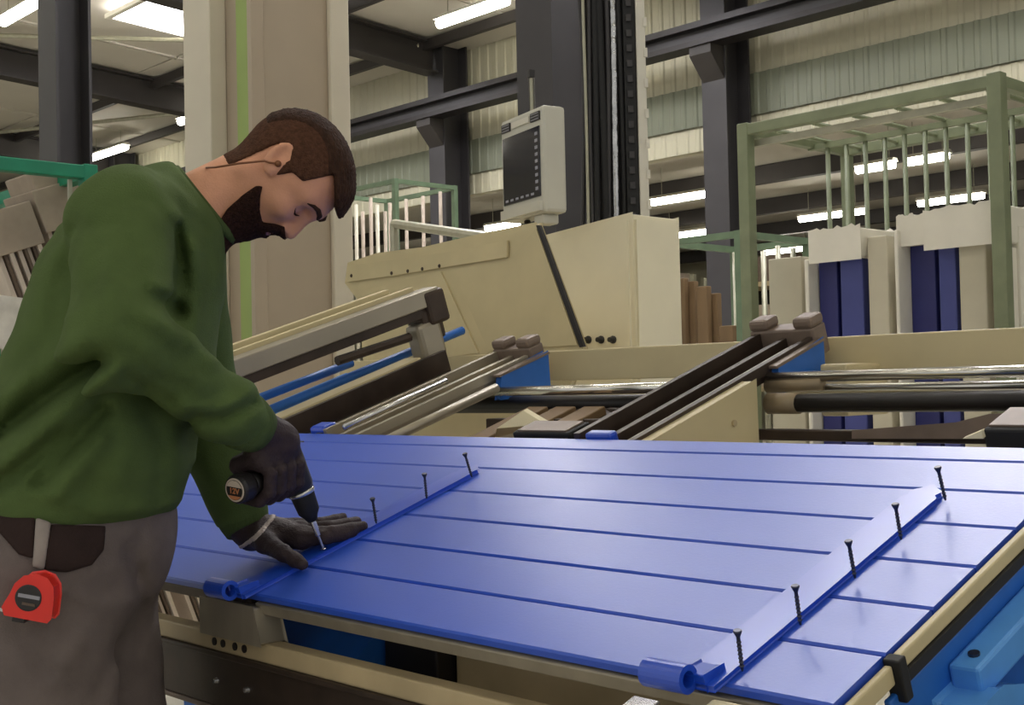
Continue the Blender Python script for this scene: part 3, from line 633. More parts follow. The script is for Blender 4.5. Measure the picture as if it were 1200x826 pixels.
bundle(-22, 290, 9, 'stack of pale boards under a cardboard cap, leftmost in the teal rack', False, tx-.3)
bundle(36, 262, 9, 'stack of pale boards with a block on its cardboard cap', True, tx-.3)
a = onX(8, 372, tx-.2)
tag(MB().prism([onX(-6, 352, tx-.03), onX(24, 356, tx-.03), onX(33, 372, tx-.03), onX(26, 398, tx-.03), onX(6, 402, tx-.03), onX(-10, 380, tx-.03)], (-.13, 0, 0)).build('plastic_wrap', 'plast', bevel=.02), 'crumpled clear plastic wrap at the left edge behind the man', 'plastic wrap')

# ================================================================== SHUTTER PANEL
PX0, PX1 = -2.52, -.637
joints = [-.15, -.053, .045, .143, .242, .339, .434, .485]
r = thing('shutter_panel', tuple(TP(-1.6, .15, -.010)), 'large blue shutter panel of wide planks lying on the press', 'shutter')
for k in range(7):
    v0, v1 = joints[k]+.0015, joints[k+1]-.0015; b = MB(); c_ = .0025; h = -.001*0
    sec = [(v0, -.010), (v1, -.010), (v1, -c_), (v1-c_, 0), (v0+c_, 0), (v0, -c_)]
    b.prism([TP(PX0, v, hh) for v, hh in sec], (PX1-PX0, 0, 0)); b.build('plank', 'blue', r)
b = MB(); b.tbox(PX0+.002, PX1-.002, joints[0]+.01, joints[-1]-.005, -.009, -.004); b.build('tongue_core', 'strap', r)
# strap hinges
def strap(xa, xb, lab):
    v0, v1, th = -.165, .325, .007
    r = thing('strap_hinge', tuple(TP((xa+xb)/2, (v0+v1)/2, 0)), lab, 'hinge')
    xm = (xa+xb)/2; w = (xb-xa)/2
    out = [(xa, v0), (xb, v0), (xb, v1-.03), (xb-.006, v1-.022), (xb-.002, v1-.010), (xm+.008, v1), (xm, v1+.010), (xm-.008, v1), (xa+.002, v1-.010), (xa+.006, v1-.022), (xa, v1-.03)]
    MB().prism([TP(x, v, .0005) for x, v in out], N*th).build('strap', 'strap', r, bevel=.0015)
    b = MB(); ring = []; n = 22; ro, ri = .0145, .0085
    cv, chh = v0-.008, .0145
    for rr in (ro, ri):
        for X in (xa-.030, xb-.022): ring += [TP(X, cv+rr*math.cos(2*math.pi*k/n), chh+rr*math.sin(2*math.pi*k/n)) for k in range(n)]
    fc = []
    for k in range(n):
        j = (k+1) % n
        fc += [(k, j, n+j, n+k), (2*n+k, 3*n+k, 3*n+j, 2*n+j), (k, 2*n+k, 2*n+j, j), (n+k, n+j, 3*n+j, 3*n+k)]
    b.add(ring, fc); b.build('eye', 'strap', r, smooth=False)
    b = MB(); b.prism([TP(xa+.008, v0+.0, .001), TP(xa+.008, v0+.03, .001), TP(xa+.008, v0+.03, .012), TP(xa+.008, v0+.0, .016)], (xb-xa-.016, 0, 0)); b.build('eye_neck', 'strap', r, bevel=.002)
    return r
strap(-.800, -.756, 'blue strap hinge at the right end with five standing screws')
strap(-1.642, -1.597, 'blue strap hinge the man is screwing down')
# screws standing in the strap holes
def screw(base, head, lab):
    bq = onP(*base, .0076); L = .042
    # tilt: solve direction so that the head meets its place, staying close to the panel normal
    hq_ = onP(*base, .0076)+N*L
    rr = ray(*head); t = ((hq_-O)@F)/(rr@F); hp = O+rr*t; d = hp-bq; d /= np.linalg.norm(d)
    r = thing('wood_screw', tuple(bq), lab, 'screw')
    MB().lathe(bq, d, [(0, .0012), (.004, .0018), (L-.006, .002), (L-.005, .0021)], 10).build('shank', 'steel', r, smooth=True)
    b = MB(); b.lathe(bq, d, [(L-.006, .002), (L-.001, .0042), (L, .0045), (L+.0012, .0038)], 14); b.build('head', 'steel', r)
    b = MB()
    for k in range(7): b.lathe(bq+d*(.004+.0042*k), d, [(0, .0019), (.0012, .0027), (.0024, .0019)], 10)
    b.build('thread', 'steel', r)
for base, head, lab in (((1108, 586), (1099, 548), 'standing screw at the far end of the right hinge'), ((1056, 632), (1049, 590), 'standing screw second from the far end of the right hinge'), ((1002, 677), (994, 633), 'standing screw in the middle of the right hinge'),
                        ((938, 732), (932, 688), 'standing screw fourth along the right hinge'), ((870, 786), (865, 746), 'standing screw nearest the eye of the right hinge'),
                        ((553, 559), (546, 536), 'standing screw at the far end of the left hinge'), ((500, 584), (498, 563), 'standing screw in the middle of the left hinge'), ((441, 613), (438, 594), 'standing screw just beyond the gloved fingertips')):
    screw(base, head, lab)

# ================================================================== SIGNED-DISTANCE MODELLING (for the man)
def surfnet(fn, lo, hi, h):
    lo = np.asarray(lo, float); hi = np.asarray(hi, float); n = np.ceil((hi-lo)/h).astype(int)+1
    ax = [lo[i]+h*np.arange(n[i]) for i in range(3)]
    G = np.stack(np.meshgrid(*ax, indexing='ij'), -1); D = fn(G.reshape(-1, 3)).reshape(n); ins = D < 0
    cs = [(i, j, k) for i in (0, 1) for j in (0, 1) for k in (0, 1)]
    sl = lambda A, c: A[c[0]:n[0]-1+c[0], c[1]:n[1]-1+c[1], c[2]:n[2]-1+c[2]]
    cnt = sum(sl(ins, c).astype(int) for c in cs); act = (cnt > 0) & (cnt < 8); idx = -np.ones(act.shape, int)
    ai = np.argwhere(act); idx[act] = np.arange(len(ai)); acc = np.zeros((len(ai), 3)); num = np.zeros(len(ai))
    for a in cs:
        for d in range(3):
            if a[d]: continue
            b = list(a); b[d] = 1
            da = sl(D, a)[act]; db = sl(D, b)[act]; m = (da < 0) != (db < 0); t = np.where(m, da/np.where(m, da-db, 1), 0)
            p = np.array(a, float)[None]+0*acc; p[:, d] = t; acc += p*m[:, None]; num += m
    V = lo+h*(ai+acc/num[:, None]); Q = []
    for d in range(3):
        e = [0, 0, 0]; e[d] = 1; u, v = [(1, 2), (2, 0), (0, 1)][d]
        A = ins[tuple(slice(0, n[i]-e[i]) for i in range(3))]; B = ins[tuple(slice(e[i], n[i]) for i in range(3))]
        ed = np.argwhere(A != B); ok = np.all([(ed[:, w] >= 1) & (ed[:, w] <= n[w]-2) for w in (u, v)], 0); ed = ed[ok]
        if not len(ed): continue
        s_ = A[tuple(ed.T)]
        def ci(du, dv):
            q = ed.copy(); q[:, u] += du; q[:, v] += dv; return idx[tuple(q.T)]
        q = np.stack([ci(-1, -1), ci(0, -1), ci(0, 0), ci(-1, 0)], 1); q[~s_] = q[~s_][:, ::-1]; Q.append(q)
    return V, np.concatenate(Q)
def sdf_obj(name, fn, lo, hi, h, m, parent, label=None):
    V, Q = surfnet(fn, lo, hi, h); me = bpy.data.meshes.new(name)
    org = (V.min(0)+V.max(0))/2
    me.vertices.add(len(V)); me.vertices.foreach_set('co', (V-org).astype(np.float32).ravel())
    me.loops.add(Q.size); me.loops.foreach_set('vertex_index', Q.ravel().astype(np.int32)); me.polygons.add(len(Q))
    me.polygons.foreach_set('loop_start', np.arange(0, Q.size, 4, dtype=np.int32)); me.polygons.foreach_set('loop_total', np.full(len(Q), 4, dtype=np.int32))
    me.update(calc_edges=True); me.validate(); me.polygons.foreach_set('use_smooth', [True]*len(me.polygons))
    o = link(name, me, m, parent, org)
    if label: o['label'] = label
    return o
def smin(a, b, k): hh = np.clip(.5+.5*(b-a)/k, 0, 1); return b*(1-hh)+a*hh-k*hh*(1-hh)
def smax(a, b, k): return -smin(-a, -b, k)
def cone(P, a, b, ra, rb):
    a = np.asarray(a, float); b = np.asarray(b, float); ab = b-a; t = np.clip(((P-a)@ab)/(ab@ab), 0, 1)
    return np.linalg.norm(P-a-t[:, None]*ab, axis=1)-(ra+(rb-ra)*t)
def ell(P, c, r):
    q = (P-np.asarray(c))/np.asarray(r); k0 = np.linalg.norm(q, axis=1); k1 = np.linalg.norm(q/np.asarray(r), axis=1); return k0*(k0-1)/np.maximum(k1, 1e-9)
def poly2(X, Y, poly):
    d = np.full(X.shape, 1e9); ins = np.zeros(X.shape, bool); n = len(poly)
    for i in range(n):
        x0, y0 = poly[i]; x1, y1 = poly[(i+1) % n]; ex, ey = x1-x0, y1-y0
        t = np.clip(((X-x0)*ex+(Y-y0)*ey)/(ex*ex+ey*ey+1e-12), 0, 1); d = np.minimum(d, np.hypot(X-x0-t*ex, Y-y0-t*ey))
        c = ((y0 > Y) != (y1 > Y)) & (X < (ex)*(Y-y0)/(ey if abs(ey) > 1e-12 else 1e-12)+x0); ins ^= c
    return np.where(ins, -d, d)
def pix(P):
    q = P-O; z = q@F; return 600+FPX*(q@Rc)/z, 413-FPX*(q@Uc)/z, z
def segd(X, Y, pts):
    d = np.full(X.shape, 1e9)
    for (x0, y0), (x1, y1) in zip(pts[:-1], pts[1:]):
        ex, ey = x1-x0, y1-y0; t = np.clip(((X-x0)*ex+(Y-y0)*ey)/(ex*ex+ey*ey), 0, 1); d = np.minimum(d, np.hypot(X-x0-t*ex, Y-y0-t*ey))
    return d

fb = np.array([.62, .785, 0.]); fb /= np.linalg.norm(fb); rt = np.array([fb[1], -fb[0], 0.])
pelvis = at(85, 650, 1.80)
MAN = thing('person', (pelvis[0], pelvis[1], 0), 'person in a green sweatshirt and grey work trousers leaning over the panel with a drill', 'person')

# --- head -------------------------------------------------------------
HO = at(327, 185, 1.95); hU = .95*Rc+.31*Uc; hF = .31*Rc-.95*Uc; hU /= np.linalg.norm(hU); hF = hF-hU*(hF@hU); hF /= np.linalg.norm(hF); hL = np.cross(hU, hF)
def loc(P): q = P-HO; return np.stack([q@hF, np.abs(q@hL), q@hU], 1), q@hL
def hw(x, y, z): return HO+hF*x+hL*y+hU*z
def hc(zx, zy):
    dx = (230+zx/4.13-327)/760; dy = (110+zy/4.13-185)/760; return (.31*dx+.95*dy, .95*dx-.31*dy)
NB = at(224, 252, 1.93)
def headsdf(P, ears=True):
    q, ys = loc(P)
    d = ell(q, (.02, 0, .02), (.082, .074, .08))
    d = smin(d, ell(q, (.052, 0, .028), (.052, .062, .044)), .02)
    d = smin(d, ell(q, (.045, 0, -.03), (.055, .060, .060)), .02)
    d = smin(d, cone(q, (.015, .046, -.045), (.07, .022, -.082), .022, .018), .022)
    d = smin(d, ell(q, (.079, 0, -.083), (.021, .024, .018)), .018)
    d = smin(d, ell(q, (.072, 0, -.042), (.03, .034, .032)), .018)
    d = smin(d, ell(q, (.074, .040, -.012), (.022, .020, .018)), .016)
    d = smin(d, cone(q, (.095, .010, .030), (.078, .048, .029), .0105, .009), .012)
    d = smax(d, -ell(q, (.107, .031, .012), (.021, .021, .0135)), .009)
    d = smin(d, ell(q, (.0805, .031, .009), (.0125, .0155, .0125)), .003)
    d = smin(d, cone(q, (.098, 0, .018), (.115, 0, -.019), .0075, .0105), .009)
    d = smin(d, ell(q, (.105, .0105, -.023), (.010, .008, .007)), .005)
    d = smin(d, ell(q, (.100, 0, -.043), (.008, .021, .0055)), .005)
    d = smin(d, ell(q, (.0985, 0, -.0535), (.0085, .019, .006)), .005)
    d = smax(d, -ell(q, (.108, 0, -.0478), (.009, .024, .0016)), .003)
    if ears:
        e = (q-np.array([.015, .076, .009]))/.88; cz, sz = math.cos(.5), math.sin(.5)
        ex = e[:, 0]*cz+e[:, 2]*sz; ez = -e[:, 0]*sz+e[:, 2]*cz; E_ = np.stack([ex, e[:, 1]-.25*(-ex), ez], 1)
        ear = ell(E_, (0, 0, 0), (.019, .0075, .032)); ear = smin(ear, ell(E_, (.004, 0, -.022), (.010, .006, .012)), .006)
        ear = smax(ear, -ell(E_, (.003, .0065, .006), (.0115, .0085, .020)), .003)
        ear = smin(ear, ell(E_, (.010, .002, -.004), (.005, .005, .008)), .004)
        d = smin(d, ear*.88, .006)
    return d
nk0 = hw(.010, 0, -.035); nk1 = hw(.030, 0, -.055)
def bodysdf(P, ears=True):
    d = headsdf(P, ears)
    nk = smin(cone(P, nk0, NB+fb*-.005, .045, .058), cone(P, nk1, NB+fb*.022+UP*.004, .036, .038), .03)
    d = smin(d, nk, .018)
    # adam's-side muscle and shoulders under the shirt
    d = smin(d, cone(P, NB-UP*.02-fb*.01, NB-fb*.06-UP*.25, .055, .06), .03)
    return d
cen = (HO+NB)/2
body_o = sdf_obj('body', bodysdf, np.minimum(HO, NB)-[.17, .17, .30], np.maximum(HO, NB)+[.17, .17, .14], .0042, 'skin', MAN)
face_lo, face_hi = HO-.16, HO+.16
hp_ = [(.099, .057), (.049, .069), (.043, .020), (.026, .010), (.022, -.018), (.010, -.022), (.008, .012), (-.012, .022), (-.022, .0), (-.018, -.035), (-.012, -.078), (-.13, -.10), (-.13, .16), (.15, .16), (.15, .057)]
def shear(q): k = np.clip(q[:, 1]/.072, 0, 1); return q[:, 0]-.016*k, q[:, 2]-.012*k
def hnoise(q, ys, f): return np.sin(q[:, 0]*f*1.3+np.sin(q[:, 2]*f)*1.5)*np.sin(ys*f+q[:, 2]*f*.5)
def hairtop(P):
    q, ys = loc(P); tfront = np.clip((q[:, 0]+.02)/.11, 0, 1); t = .0065+.013*tfront**2
    d = headsdf(P, False)-t-.0016*hnoise(q, ys, 420)
    reg = poly2(*shear(q), hp_); side = q[:, 1]-(.056-.012*np.clip((.03-q[:, 2])/.08, 0, 1)); low = .002-q[:, 2]-.25*q[:, 0]*0
    return smax(smax(smax(d, reg, .006), side, .006), low, .01)
def hairside(P):
    q, ys = loc(P)
    fade = np.clip((q[:, 2]+.08)/.1, 0, 1); d = bodysdf(P, False)-.0008-.0036*fade-.0005*hnoise(q, ys, 700)
    return smax(d, poly2(*shear(q), hp_), .002)
hz = sdf_obj('hair', hairtop, face_lo, face_hi, .0036, 'hair', MAN, 'dark brown swept top hair')
sdf_obj('hair_sides', hairside, face_lo, face_hi, .0034, 'hairs', MAN, 'closely cropped reddish brown side hair')
bp_ = [hc(*p) for p in ((316, 440), (305, 490), (304, 560), (318, 615), (372, 622), (425, 640), (432, 690), (418, 800), (120, 800), (90, 640), (150, 548), (225, 480), (285, 438))]
mouth_ = [hc(*p) for p in ((335, 640), (400, 640), (430, 668), (430, 690), (340, 690), (325, 665))]
def beardsdf(P):
    q, ys = loc(P)
    d = bodysdf(P, False)-.0055-.0022*np.clip((-q[:, 2]-.06)/.04, 0, 1)-.0009*hnoise(q, ys, 520)
    reg = poly2(*shear(q), bp_); mo = ell(q, (.105, 0, -.049), (.02, .020, .0075))
    return smax(smax(d, reg, .006), -mo, .003)
sdf_obj('beard', beardsdf, face_lo, face_hi, .0034, 'beard', MAN, 'short full dark beard')
def lipsdf(P):
    q, ys = loc(P); return smax(headsdf(P, False)-.0009, ell(q, (.104, 0, -.049), (.012, .0185, .0085)), .001)
sdf_obj('lips', lipsdf, hw(.1, 0, -.05)-.035, hw(.1, 0, -.05)+.035, .0017, 'lip', MAN)
for s in (-1, 1):
    def on(y, z, e):
        xs = np.linspace(.135, .05, 400); v = headsdf(np.array([hw(x, s*y, z) for x in xs]), False); return hw(xs[np.argmax(v < 0)]+e, s*y, z)
    b = MB(); b.tube([on(.009, .028, .001), on(.020, .034, .0015), on(.033, .036, .0015), on(.045, .033, .001), on(.053, .026, .0)], [.002, .0042, .004, .003, .001], 8); b.build('eyebrow', 'hair', MAN, smooth=True)
    b = MB(); b.tube([on(.016, .004, .0), on(.024, .0005, .0004), on(.032, .0, .0004), on(.041, .003, .0), on(.047, .006, 0)], [.0006, .0015, .0016, .0013, .0005], 6); b.build('eyelashes', 'beard', MAN, smooth=True)
# ear plugs on a cord round the neck
pts = [hw(.024, -.080, .006), hw(.020, -.085, -.004), at(310, 188.5, 1.865), at(280, 191.5, 1.85), at(262, 194.5, 1.855), at(252, 196, 1.87), at(242, 196.5, 1.90), at(240, 197, 1.95), at(246, 198, 2.0), at(262, 197, 2.03), hw(.020, .085, -.004), hw(.024, .080, .006)]
b = MB(); b.tube(pts, .0016, 6); o = b.build('ear_plug_cord', 'cord', MAN, smooth=True)
for s, p in ((-1, pts[0]), (1, pts[-1])):
    b = MB(); b.lathe(p-hL*s*.012, hL*s, [(0, .003), (.004, .005), (.012, .0052), (.016, .003)], 10); b.build('ear_plug', 'cord', MAN, smooth=True)

# --- sweatshirt ---------------------------------------------------------
ST = [(614, 66, 1.80, .146, .176), (592, 80, 1.80, .160, .184), (545, 90, 1.80, .168, .186), (500, 100, 1.815, .160, .182), (450, 118, 1.83, .150, .176), (380, 143, 1.855, .141, .168), (320, 155, 1.87, .136, .164), (272, 168, 1.885, .118, .158), (240, 180, 1.895, .094, .135), (218, 192, 1.90, .072, .105), (202, 200, 1.905, .048, .07), (190, 204, 1.905, .025, .035)]
sc = [(at(px, py, d), a, b) for py, px, d, a, b in ST]
zz_ = np.array([c[2] for c, _, _ in sc]); cx_ = np.array([c[0] for c, _, _ in sc]); cy_ = np.array([c[1] for c, _, _ in sc]); aa_ = np.array([a for _, a, _ in sc]); bb_ = np.array([b for _, _, b in sc])
def torso(P):
    z = P[:, 2]; dx = P[:, 0]-np.interp(z, zz_, cx_); dy = P[:, 1]-np.interp(z, zz_, cy_); a = np.interp(z, zz_, aa_); b = np.interp(z, zz_, bb_)
    u = dx*fb[0]+dy*fb[1]; v = dx*rt[0]+dy*rt[1]; k0 = np.hypot(u/a, v/b); k1 = np.hypot(u/a**2, v/b**2)
    d = k0*(k0-1)/np.maximum(k1, 1e-6)
    return smax(d*.9, np.maximum(z-zz_.max(), zz_.min()-z), .02)
RS, RE, RW = at(146, 264, 1.715), at(138, 394, 1.60), at(306, 507, 1.815)
LS, LE, LW = at(205, 280, 2.05), at(236, 480, 2.05), at(288, 614, 1.985)
RD = (RW-RE)/np.linalg.norm(RW-RE); LD = (LW-LE)/np.linalg.norm(LW-LE)
FOLDS = [([(88, 262), (82, 300), (83, 346), (96, 392), (116, 424)], -.006, 9), ([(203, 262), (209, 312), (206, 360)], -.008, 7), ([(115, 290), (110, 340), (118, 385)], -.005, 8), ([(160, 275), (170, 300), (172, 340)], .005, 10), ([(150, 410), (180, 440), (215, 455)], -.006, 8), ([(200, 400), (235, 450)], .005, 9), ([(70, 330), (60, 400), (30, 470)], -.004, 10), ([(150, 500), (140, 560)], .005, 12), ([(172, 341), (190, 351), (207, 364)], -.012, 9), ([(178, 336), (200, 338), (212, 348)], .008, 9), ([(119, 424), (60, 462), (-5, 512)], -.030, 11), ([(128, 438), (75, 482), (10, 538)], .020, 13), ([(70, 512), (15, 556), (-20, 580)], -.020, 10), ([(120, 480), (85, 520), (45, 565)], -.022, 10), ([(120, 515), (70, 575)], .015, 12), ([(100, 396), (50, 428), (0, 470)], .016, 13),
         ([(208, 268), (214, 320), (210, 370)], -.010, 8), ([(230, 290), (232, 350), (226, 400)], .006, 9), ([(138, 239), (158, 234), (178, 235), (196, 256)], -.0035, 4), ([(86, 270), (110, 262), (136, 262)], -.005, 6), ([(215, 478), (255, 480), (284, 466), (292, 455)], .011, 8), ([(228, 490), (262, 492), (296, 474)], -.012, 7),
         ([(150, 380), (190, 400), (235, 440)], -.006, 9), ([(170, 372), (215, 395), (250, 425)], .006, 9), ([(130, 300), (126, 350), (130, 390)], .007, 14), ([(165, 290), (168, 330)], -.005, 9), ([(170, 470), (190, 520), (185, 590)], -.006, 12), ([(220, 500), (224, 560), (214, 600)], -.006, 9), ([(60, 300), (40, 360), (15, 420)], .005, 14), ([(185, 205), (200, 235), (240, 265)], -.004, 7), ([(150, 440), (200, 470)], -.008, 8), ([(110, 560), (100, 600)], -.005, 12), ([(40, 575), (120, 600), (200, 590)], .006, 9)]
def sweater(P, rough=True):
    d = torso(P)
    ra = smin(cone(P, RS, RE, .076, .063), cone(P, RE, RW-RD*.04, .058, .040), .025)
    la = smin(cone(P, LS, LE, .074, .060), cone(P, LE, LW-LD*.02, .060, .043), .03)
    d = smin(d, smin(cone(P, RS+UP*.02-rt*.03, RS, .068, .074), cone(P, LS+UP*.02+rt*.03, LS, .068, .074), .001), .06)
    d = smin(d, ra, .012); d = smin(d, la, .03)
    # bunched cloth above the right cuff
    mid = RE+(RW-RE)*.70; d = smin(d, ell(P, mid-UP*.004, (.052, .052, .046)), .02)
    if rough:
        x, y, z = pix(P); near = np.clip((1.93-z)/.05, 0, 1)
        for pts, amp, w in FOLDS: d = d-near*amp*np.exp(-(segd(x, y, pts)/w)**2)
        d = d+.0016*np.sin(P[:, 2]*70+3*np.sin(P[:, 0]*18))*np.sin(P[:, 0]*42+P[:, 1]*35)
    # neck opening and open ends
    d = smax(d, -cone(P, NB-fb*.02-UP*.05, NB+(HO-NB)*.6, .058, .056), .006)
    nd = (HO-NB)/np.linalg.norm(HO-NB); cn = .5*nd+.5*np.array([fb[0]*.75, fb[1]*.75, .66]); cn /= np.linalg.norm(cn)
    d = smax(d, (P-(NB+cn*.030))@cn-.0+np.where((P-NB)@cn > -.05, 0, 0), .006)
    ra_ = (RW-RE)/np.linalg.norm(RW-RE); la_ = (LW-LE)/np.linalg.norm(LW-LE)
    return d
lo = np.minimum.reduce([RS, RE, RW, LS, LE, LW, sc[0][0]])-[.22, .22, .1]; hi = np.maximum.reduce([RS, RE, RW, LS, LE, LW, sc[0][0], NB])+[.18, .22, .16]
lo[2] = sc[0][0][2]-.03
sdf_obj('sweatshirt', sweater, lo, hi, .0072, 'sweat', MAN, 'loose green sweatshirt')
# ribbed hem, cuffs and collar
def hem(P):
    c = sc[0][0]; dx = P-c; u = dx@fb; v = dx@rt; k0 = np.hypot(u/.142, v/.17); k1 = np.hypot(u/.142**2, v/.17**2)
    return smax(k0*(k0-1)/np.maximum(k1, 1e-6)-.0012*np.sin(np.arctan2(v, u)*90), np.abs(dx[:, 2]+.012)-.028, .01)
sdf_obj('hem_rib', hem, sc[0][0]-[.22, .22, .06], sc[0][0]+[.22, .22, .04], .006, 'rib', MAN)
for a, b_, e_ in ((RE, RW, .05), (LE, LW, .032)):
    d_ = (b_-a)/np.linalg.norm(b_-a); bb = MB(); bb.lathe(b_-d_*e_, d_, [(0, .038), (.010, .0425), (.028, .039), (.042, .035), (.044, .031)], 28); bb.build('cuff', 'rib', MAN, smooth=True)
nd = (HO-NB)/np.linalg.norm(HO-NB); cn = .5*nd+.5*np.array([fb[0]*.75, fb[1]*.75, .66]); cn /= np.linalg.norm(cn)
e_a = np.cross(cn, rt); e_a /= np.linalg.norm(e_a); e_b = np.cross(cn, e_a); cc = NB+cn*.025
ring = [cc+e_a*.066*math.cos(t)+e_b*.062*math.sin(t) for t in np.linspace(0, 2*math.pi, 33)]
b = MB(); b.tube(ring, .0085, 8, cap=False); b.build('collar', 'rib', MAN, smooth=True)

# --- trousers --------------------------------------------------------------
hipR = at(40, 668, 1.70); hipL = at(94, 655, 1.89)
f2 = fb[:2]; kneeR = np.array([*(hipR[:2]+f2*.02), .50]); kneeL = np.array([*(hipL[:2]+f2*.055), .50]); ankR = np.array([*(hipR[:2]-f2*.04), .09]); ankL = np.array([*(hipL[:2]-f2*.01), .09])
PF = [([(150, 640), (168, 690), (160, 760)], -.012, 7), ([(70, 690), (120, 712), (160, 700)], .006, 9), ([(20, 740), (60, 790)], -.008, 8), ([(100, 740), (60, 800)], .007, 10), ([(140, 750), (110, 826)], -.008, 9), ([(163, 620), (166, 660), (158, 690)], -.008, 5)]
def trous(P, rough=True):
    d = smin(cone(P, hipR+UP*.0, kneeR, .108, .085), cone(P, kneeR, ankR, .082, .066), .03)
    d = np.minimum(d, smin(cone(P, hipL, kneeL, .106, .085), cone(P, kneeL, ankL, .082, .066), .03))
    d = smin(d, ell(P, (hipR+hipL)/2+UP*.05-fb*.0, (.165, .165, .17)), .05)
    d = smax(d, P[:, 2]-(sc[0][0][2]+.03), .01); d = np.maximum(d, .075-P[:, 2])
    if rough:
        x, y, z = pix(P); near = np.clip((1.86-z)/.05, 0, 1)
        for pts, amp, w in PF: d = d-near*amp*np.exp(-(segd(x, y, pts)/w)**2)
        d = d+.002*np.sin(P[:, 2]*55+4*np.sin(P[:, 0]*20))*np.sin(P[:, 0]*30+P[:, 1]*24)
    return d
tlo = np.minimum(hipR, hipL)-.2; thi = np.maximum(hipR, hipL)+.2; tlo[2] = .06
sdf_obj('trousers', trous, tlo, thi, .0085, 'pants', MAN, 'grey work trousers')
def patch(poly, t, name, m, lab=None):
    x = [p[0] for p in poly]; y = [p[1] for p in poly]; c = at(sum(x)/len(x), sum(y)/len(y), 1.62)
    def fn(P):
        X, Y, z = pix(P); r_ = poly2(X, Y, poly)*(1.65/FPX); return smax(np.abs(trous(P))-t, np.maximum(r_, z-1.72), .003)
    sdf_obj(name, fn, c-.14, c+.14, .0036, m, MAN, lab)
patch([(-20, 600), (42, 606), (40, 655), (22, 650), (0, 625), (-20, 610)], .005, 'holster_pocket', 'pdark', 'dark holster pocket')
patch([(60, 614), (124, 616), (122, 644), (108, 662), (78, 671), (52, 668), (50, 640)], .005, 'holster_pocket', 'pdark', 'dark holster pocket')
patch([(42, 606), (60, 612), (52, 668), (38, 664)], .009, 'pocket_strap', 'pleat', 'pale grey webbing strap')
for a in (ankR, ankL):
    c = np.array([a[0], a[1], 0]); sh = lambda P, c=c: smax(smin(cone(P, c+UP*.045, c+fb*.17+UP*.035, .05, .042), cone(P, c+UP*.05, c+UP*.11, .05, .055), .03), .0-P[:, 2], .006)
    sdf_obj('shoe', sh, c+[-.15, -.12, -.01], c+[.25, .3, .16], .008, 'shoe', MAN)

# --- gloves -------------------------------------------------------------------
tip = onP(380, 645, .0076); ax_d = N-.08*Rh; ax_d /= np.linalg.norm(ax_d)
h0 = tip+ax_d*.135; hd = -.50*Rc-.15*Uc-.85*F; hd /= np.linalg.norm(hd)
er = Rc-hd*(Rc@hd); er /= np.linalg.norm(er); eu = np.cross(er, hd); eu = eu if eu@Uc > 0 else -eu
def fist(P):
    d = None
    Wp = RW+(RW-RE)/np.linalg.norm(RW-RE)*.035
    for i in range(4):
        c = h0+hd*(.026+.0205*i); R_ = .0275; fr = (.0105, .0108, .0105, .0095)[i]
        pa = [(70, .044), (30, .0385), (-15, R_+.004), (-65, R_), (-120, R_), (-160, R_-.002)]
        Q = [c+(er*math.cos(math.radians(a))+eu*math.sin(math.radians(a)))*r_ for a, r_ in pa]
        for a, b in zip(Q[:-1], Q[1:]):
            e = cone(P, a, b, fr, fr*.96); d = e if d is None else smin(d, e, .0025)
        pm = cone(P, Wp, Q[0]-eu*.004, .027, .015); d = smin(d, pm, .012)
        pm = cone(P, c+(er*math.cos(2.4)+eu*math.sin(2.4))*.036, Q[0]-eu*.002, .014, .013); d = smin(d, pm, .01)
    d = smin(d, cone(P, RW-(RW-RE)*.05, Wp, .033, .031), .01)
    d = smin(d, cone(P, Wp, h0+hd*.070+(er*math.cos(2.7)+eu*math.sin(2.7))*.030, .028, .017), .012)
    # thumb closing from the other side
    c = h0+hd*.0; th = [c+(er*math.cos(math.radians(a))+eu*math.sin(math.radians(a)))*r_ for a, r_ in ((150, .04), (195, .034), (240, .034), (275, .036))]
    for a, b, r_ in zip(th[:-1], th[1:], (.013, .0115, .0105)): d = smin(d, cone(P, a-hd*.008, b-hd*.014, r_, r_*.92), .004)
    return d-.0006*np.sin(P[:, 0]*260)*np.sin(P[:, 2]*240)
gl = sdf_obj('glove', fist, h0-[.11, .11, .09], h0+[.13, .11, .12], .0028, 'glove', MAN, 'dark glove gripping the drill')
lw2 = onP(296, 622, .045)
fing = [[(352, 632, .024), (382, 629, .022), (402, 626, .014), (413, 624, .009)], [(352, 627, .027), (388, 624, .024), (411, 620, .015), (425, 617, .009)], [(350, 622, .027), (385, 618, .023), (406, 614, .014), (418, 611, .009)], [(346, 618, .024), (374, 613, .02), (392, 609, .013), (402, 606, .009)]]
thumb = [(312, 636, .034), (332, 648, .024), (346, 656, .014), (354, 661, .010)]
ZO = .0
def flat(P):
    d = cone(P, LW, lw2, .031, .027)
    for k, fg in enumerate(fing):
        Q = [onP(x, y, h+.002) for x, y, h in fg]; rr = [.0125, .0108, .0098, .0086] if k < 3 else [.0115, .0095, .0085, .0075]
        for a, b, ra, rb in zip(Q[:-1], Q[1:], rr[:-1], rr[1:]): d = smin(d, cone(P, a, b, ra, rb), .003)
        d = smin(d, cone(P, lw2, Q[0], .024, .0145), .012)
    Q = [onP(x, y, h+.002) for x, y, h in thumb]
    d = smin(d, cone(P, lw2, Q[0], .022, .018), .012)
    for a, b, ra, rb in zip(Q[:-1], Q[1:], (.016, .0125, .011), (.0125, .011, .009)): d = smin(d, cone(P, a, b, ra, rb), .004)
    return d-.0006*np.sin(P[:, 0]*260)*np.sin(P[:, 2]*240)
g0 = onP(350, 632, .02)
sdf_obj('glove', flat, g0-[.16, .15, .09], g0+[.16, .17, .12], .0028, 'glove', MAN, 'dark glove pressing flat on the panel')
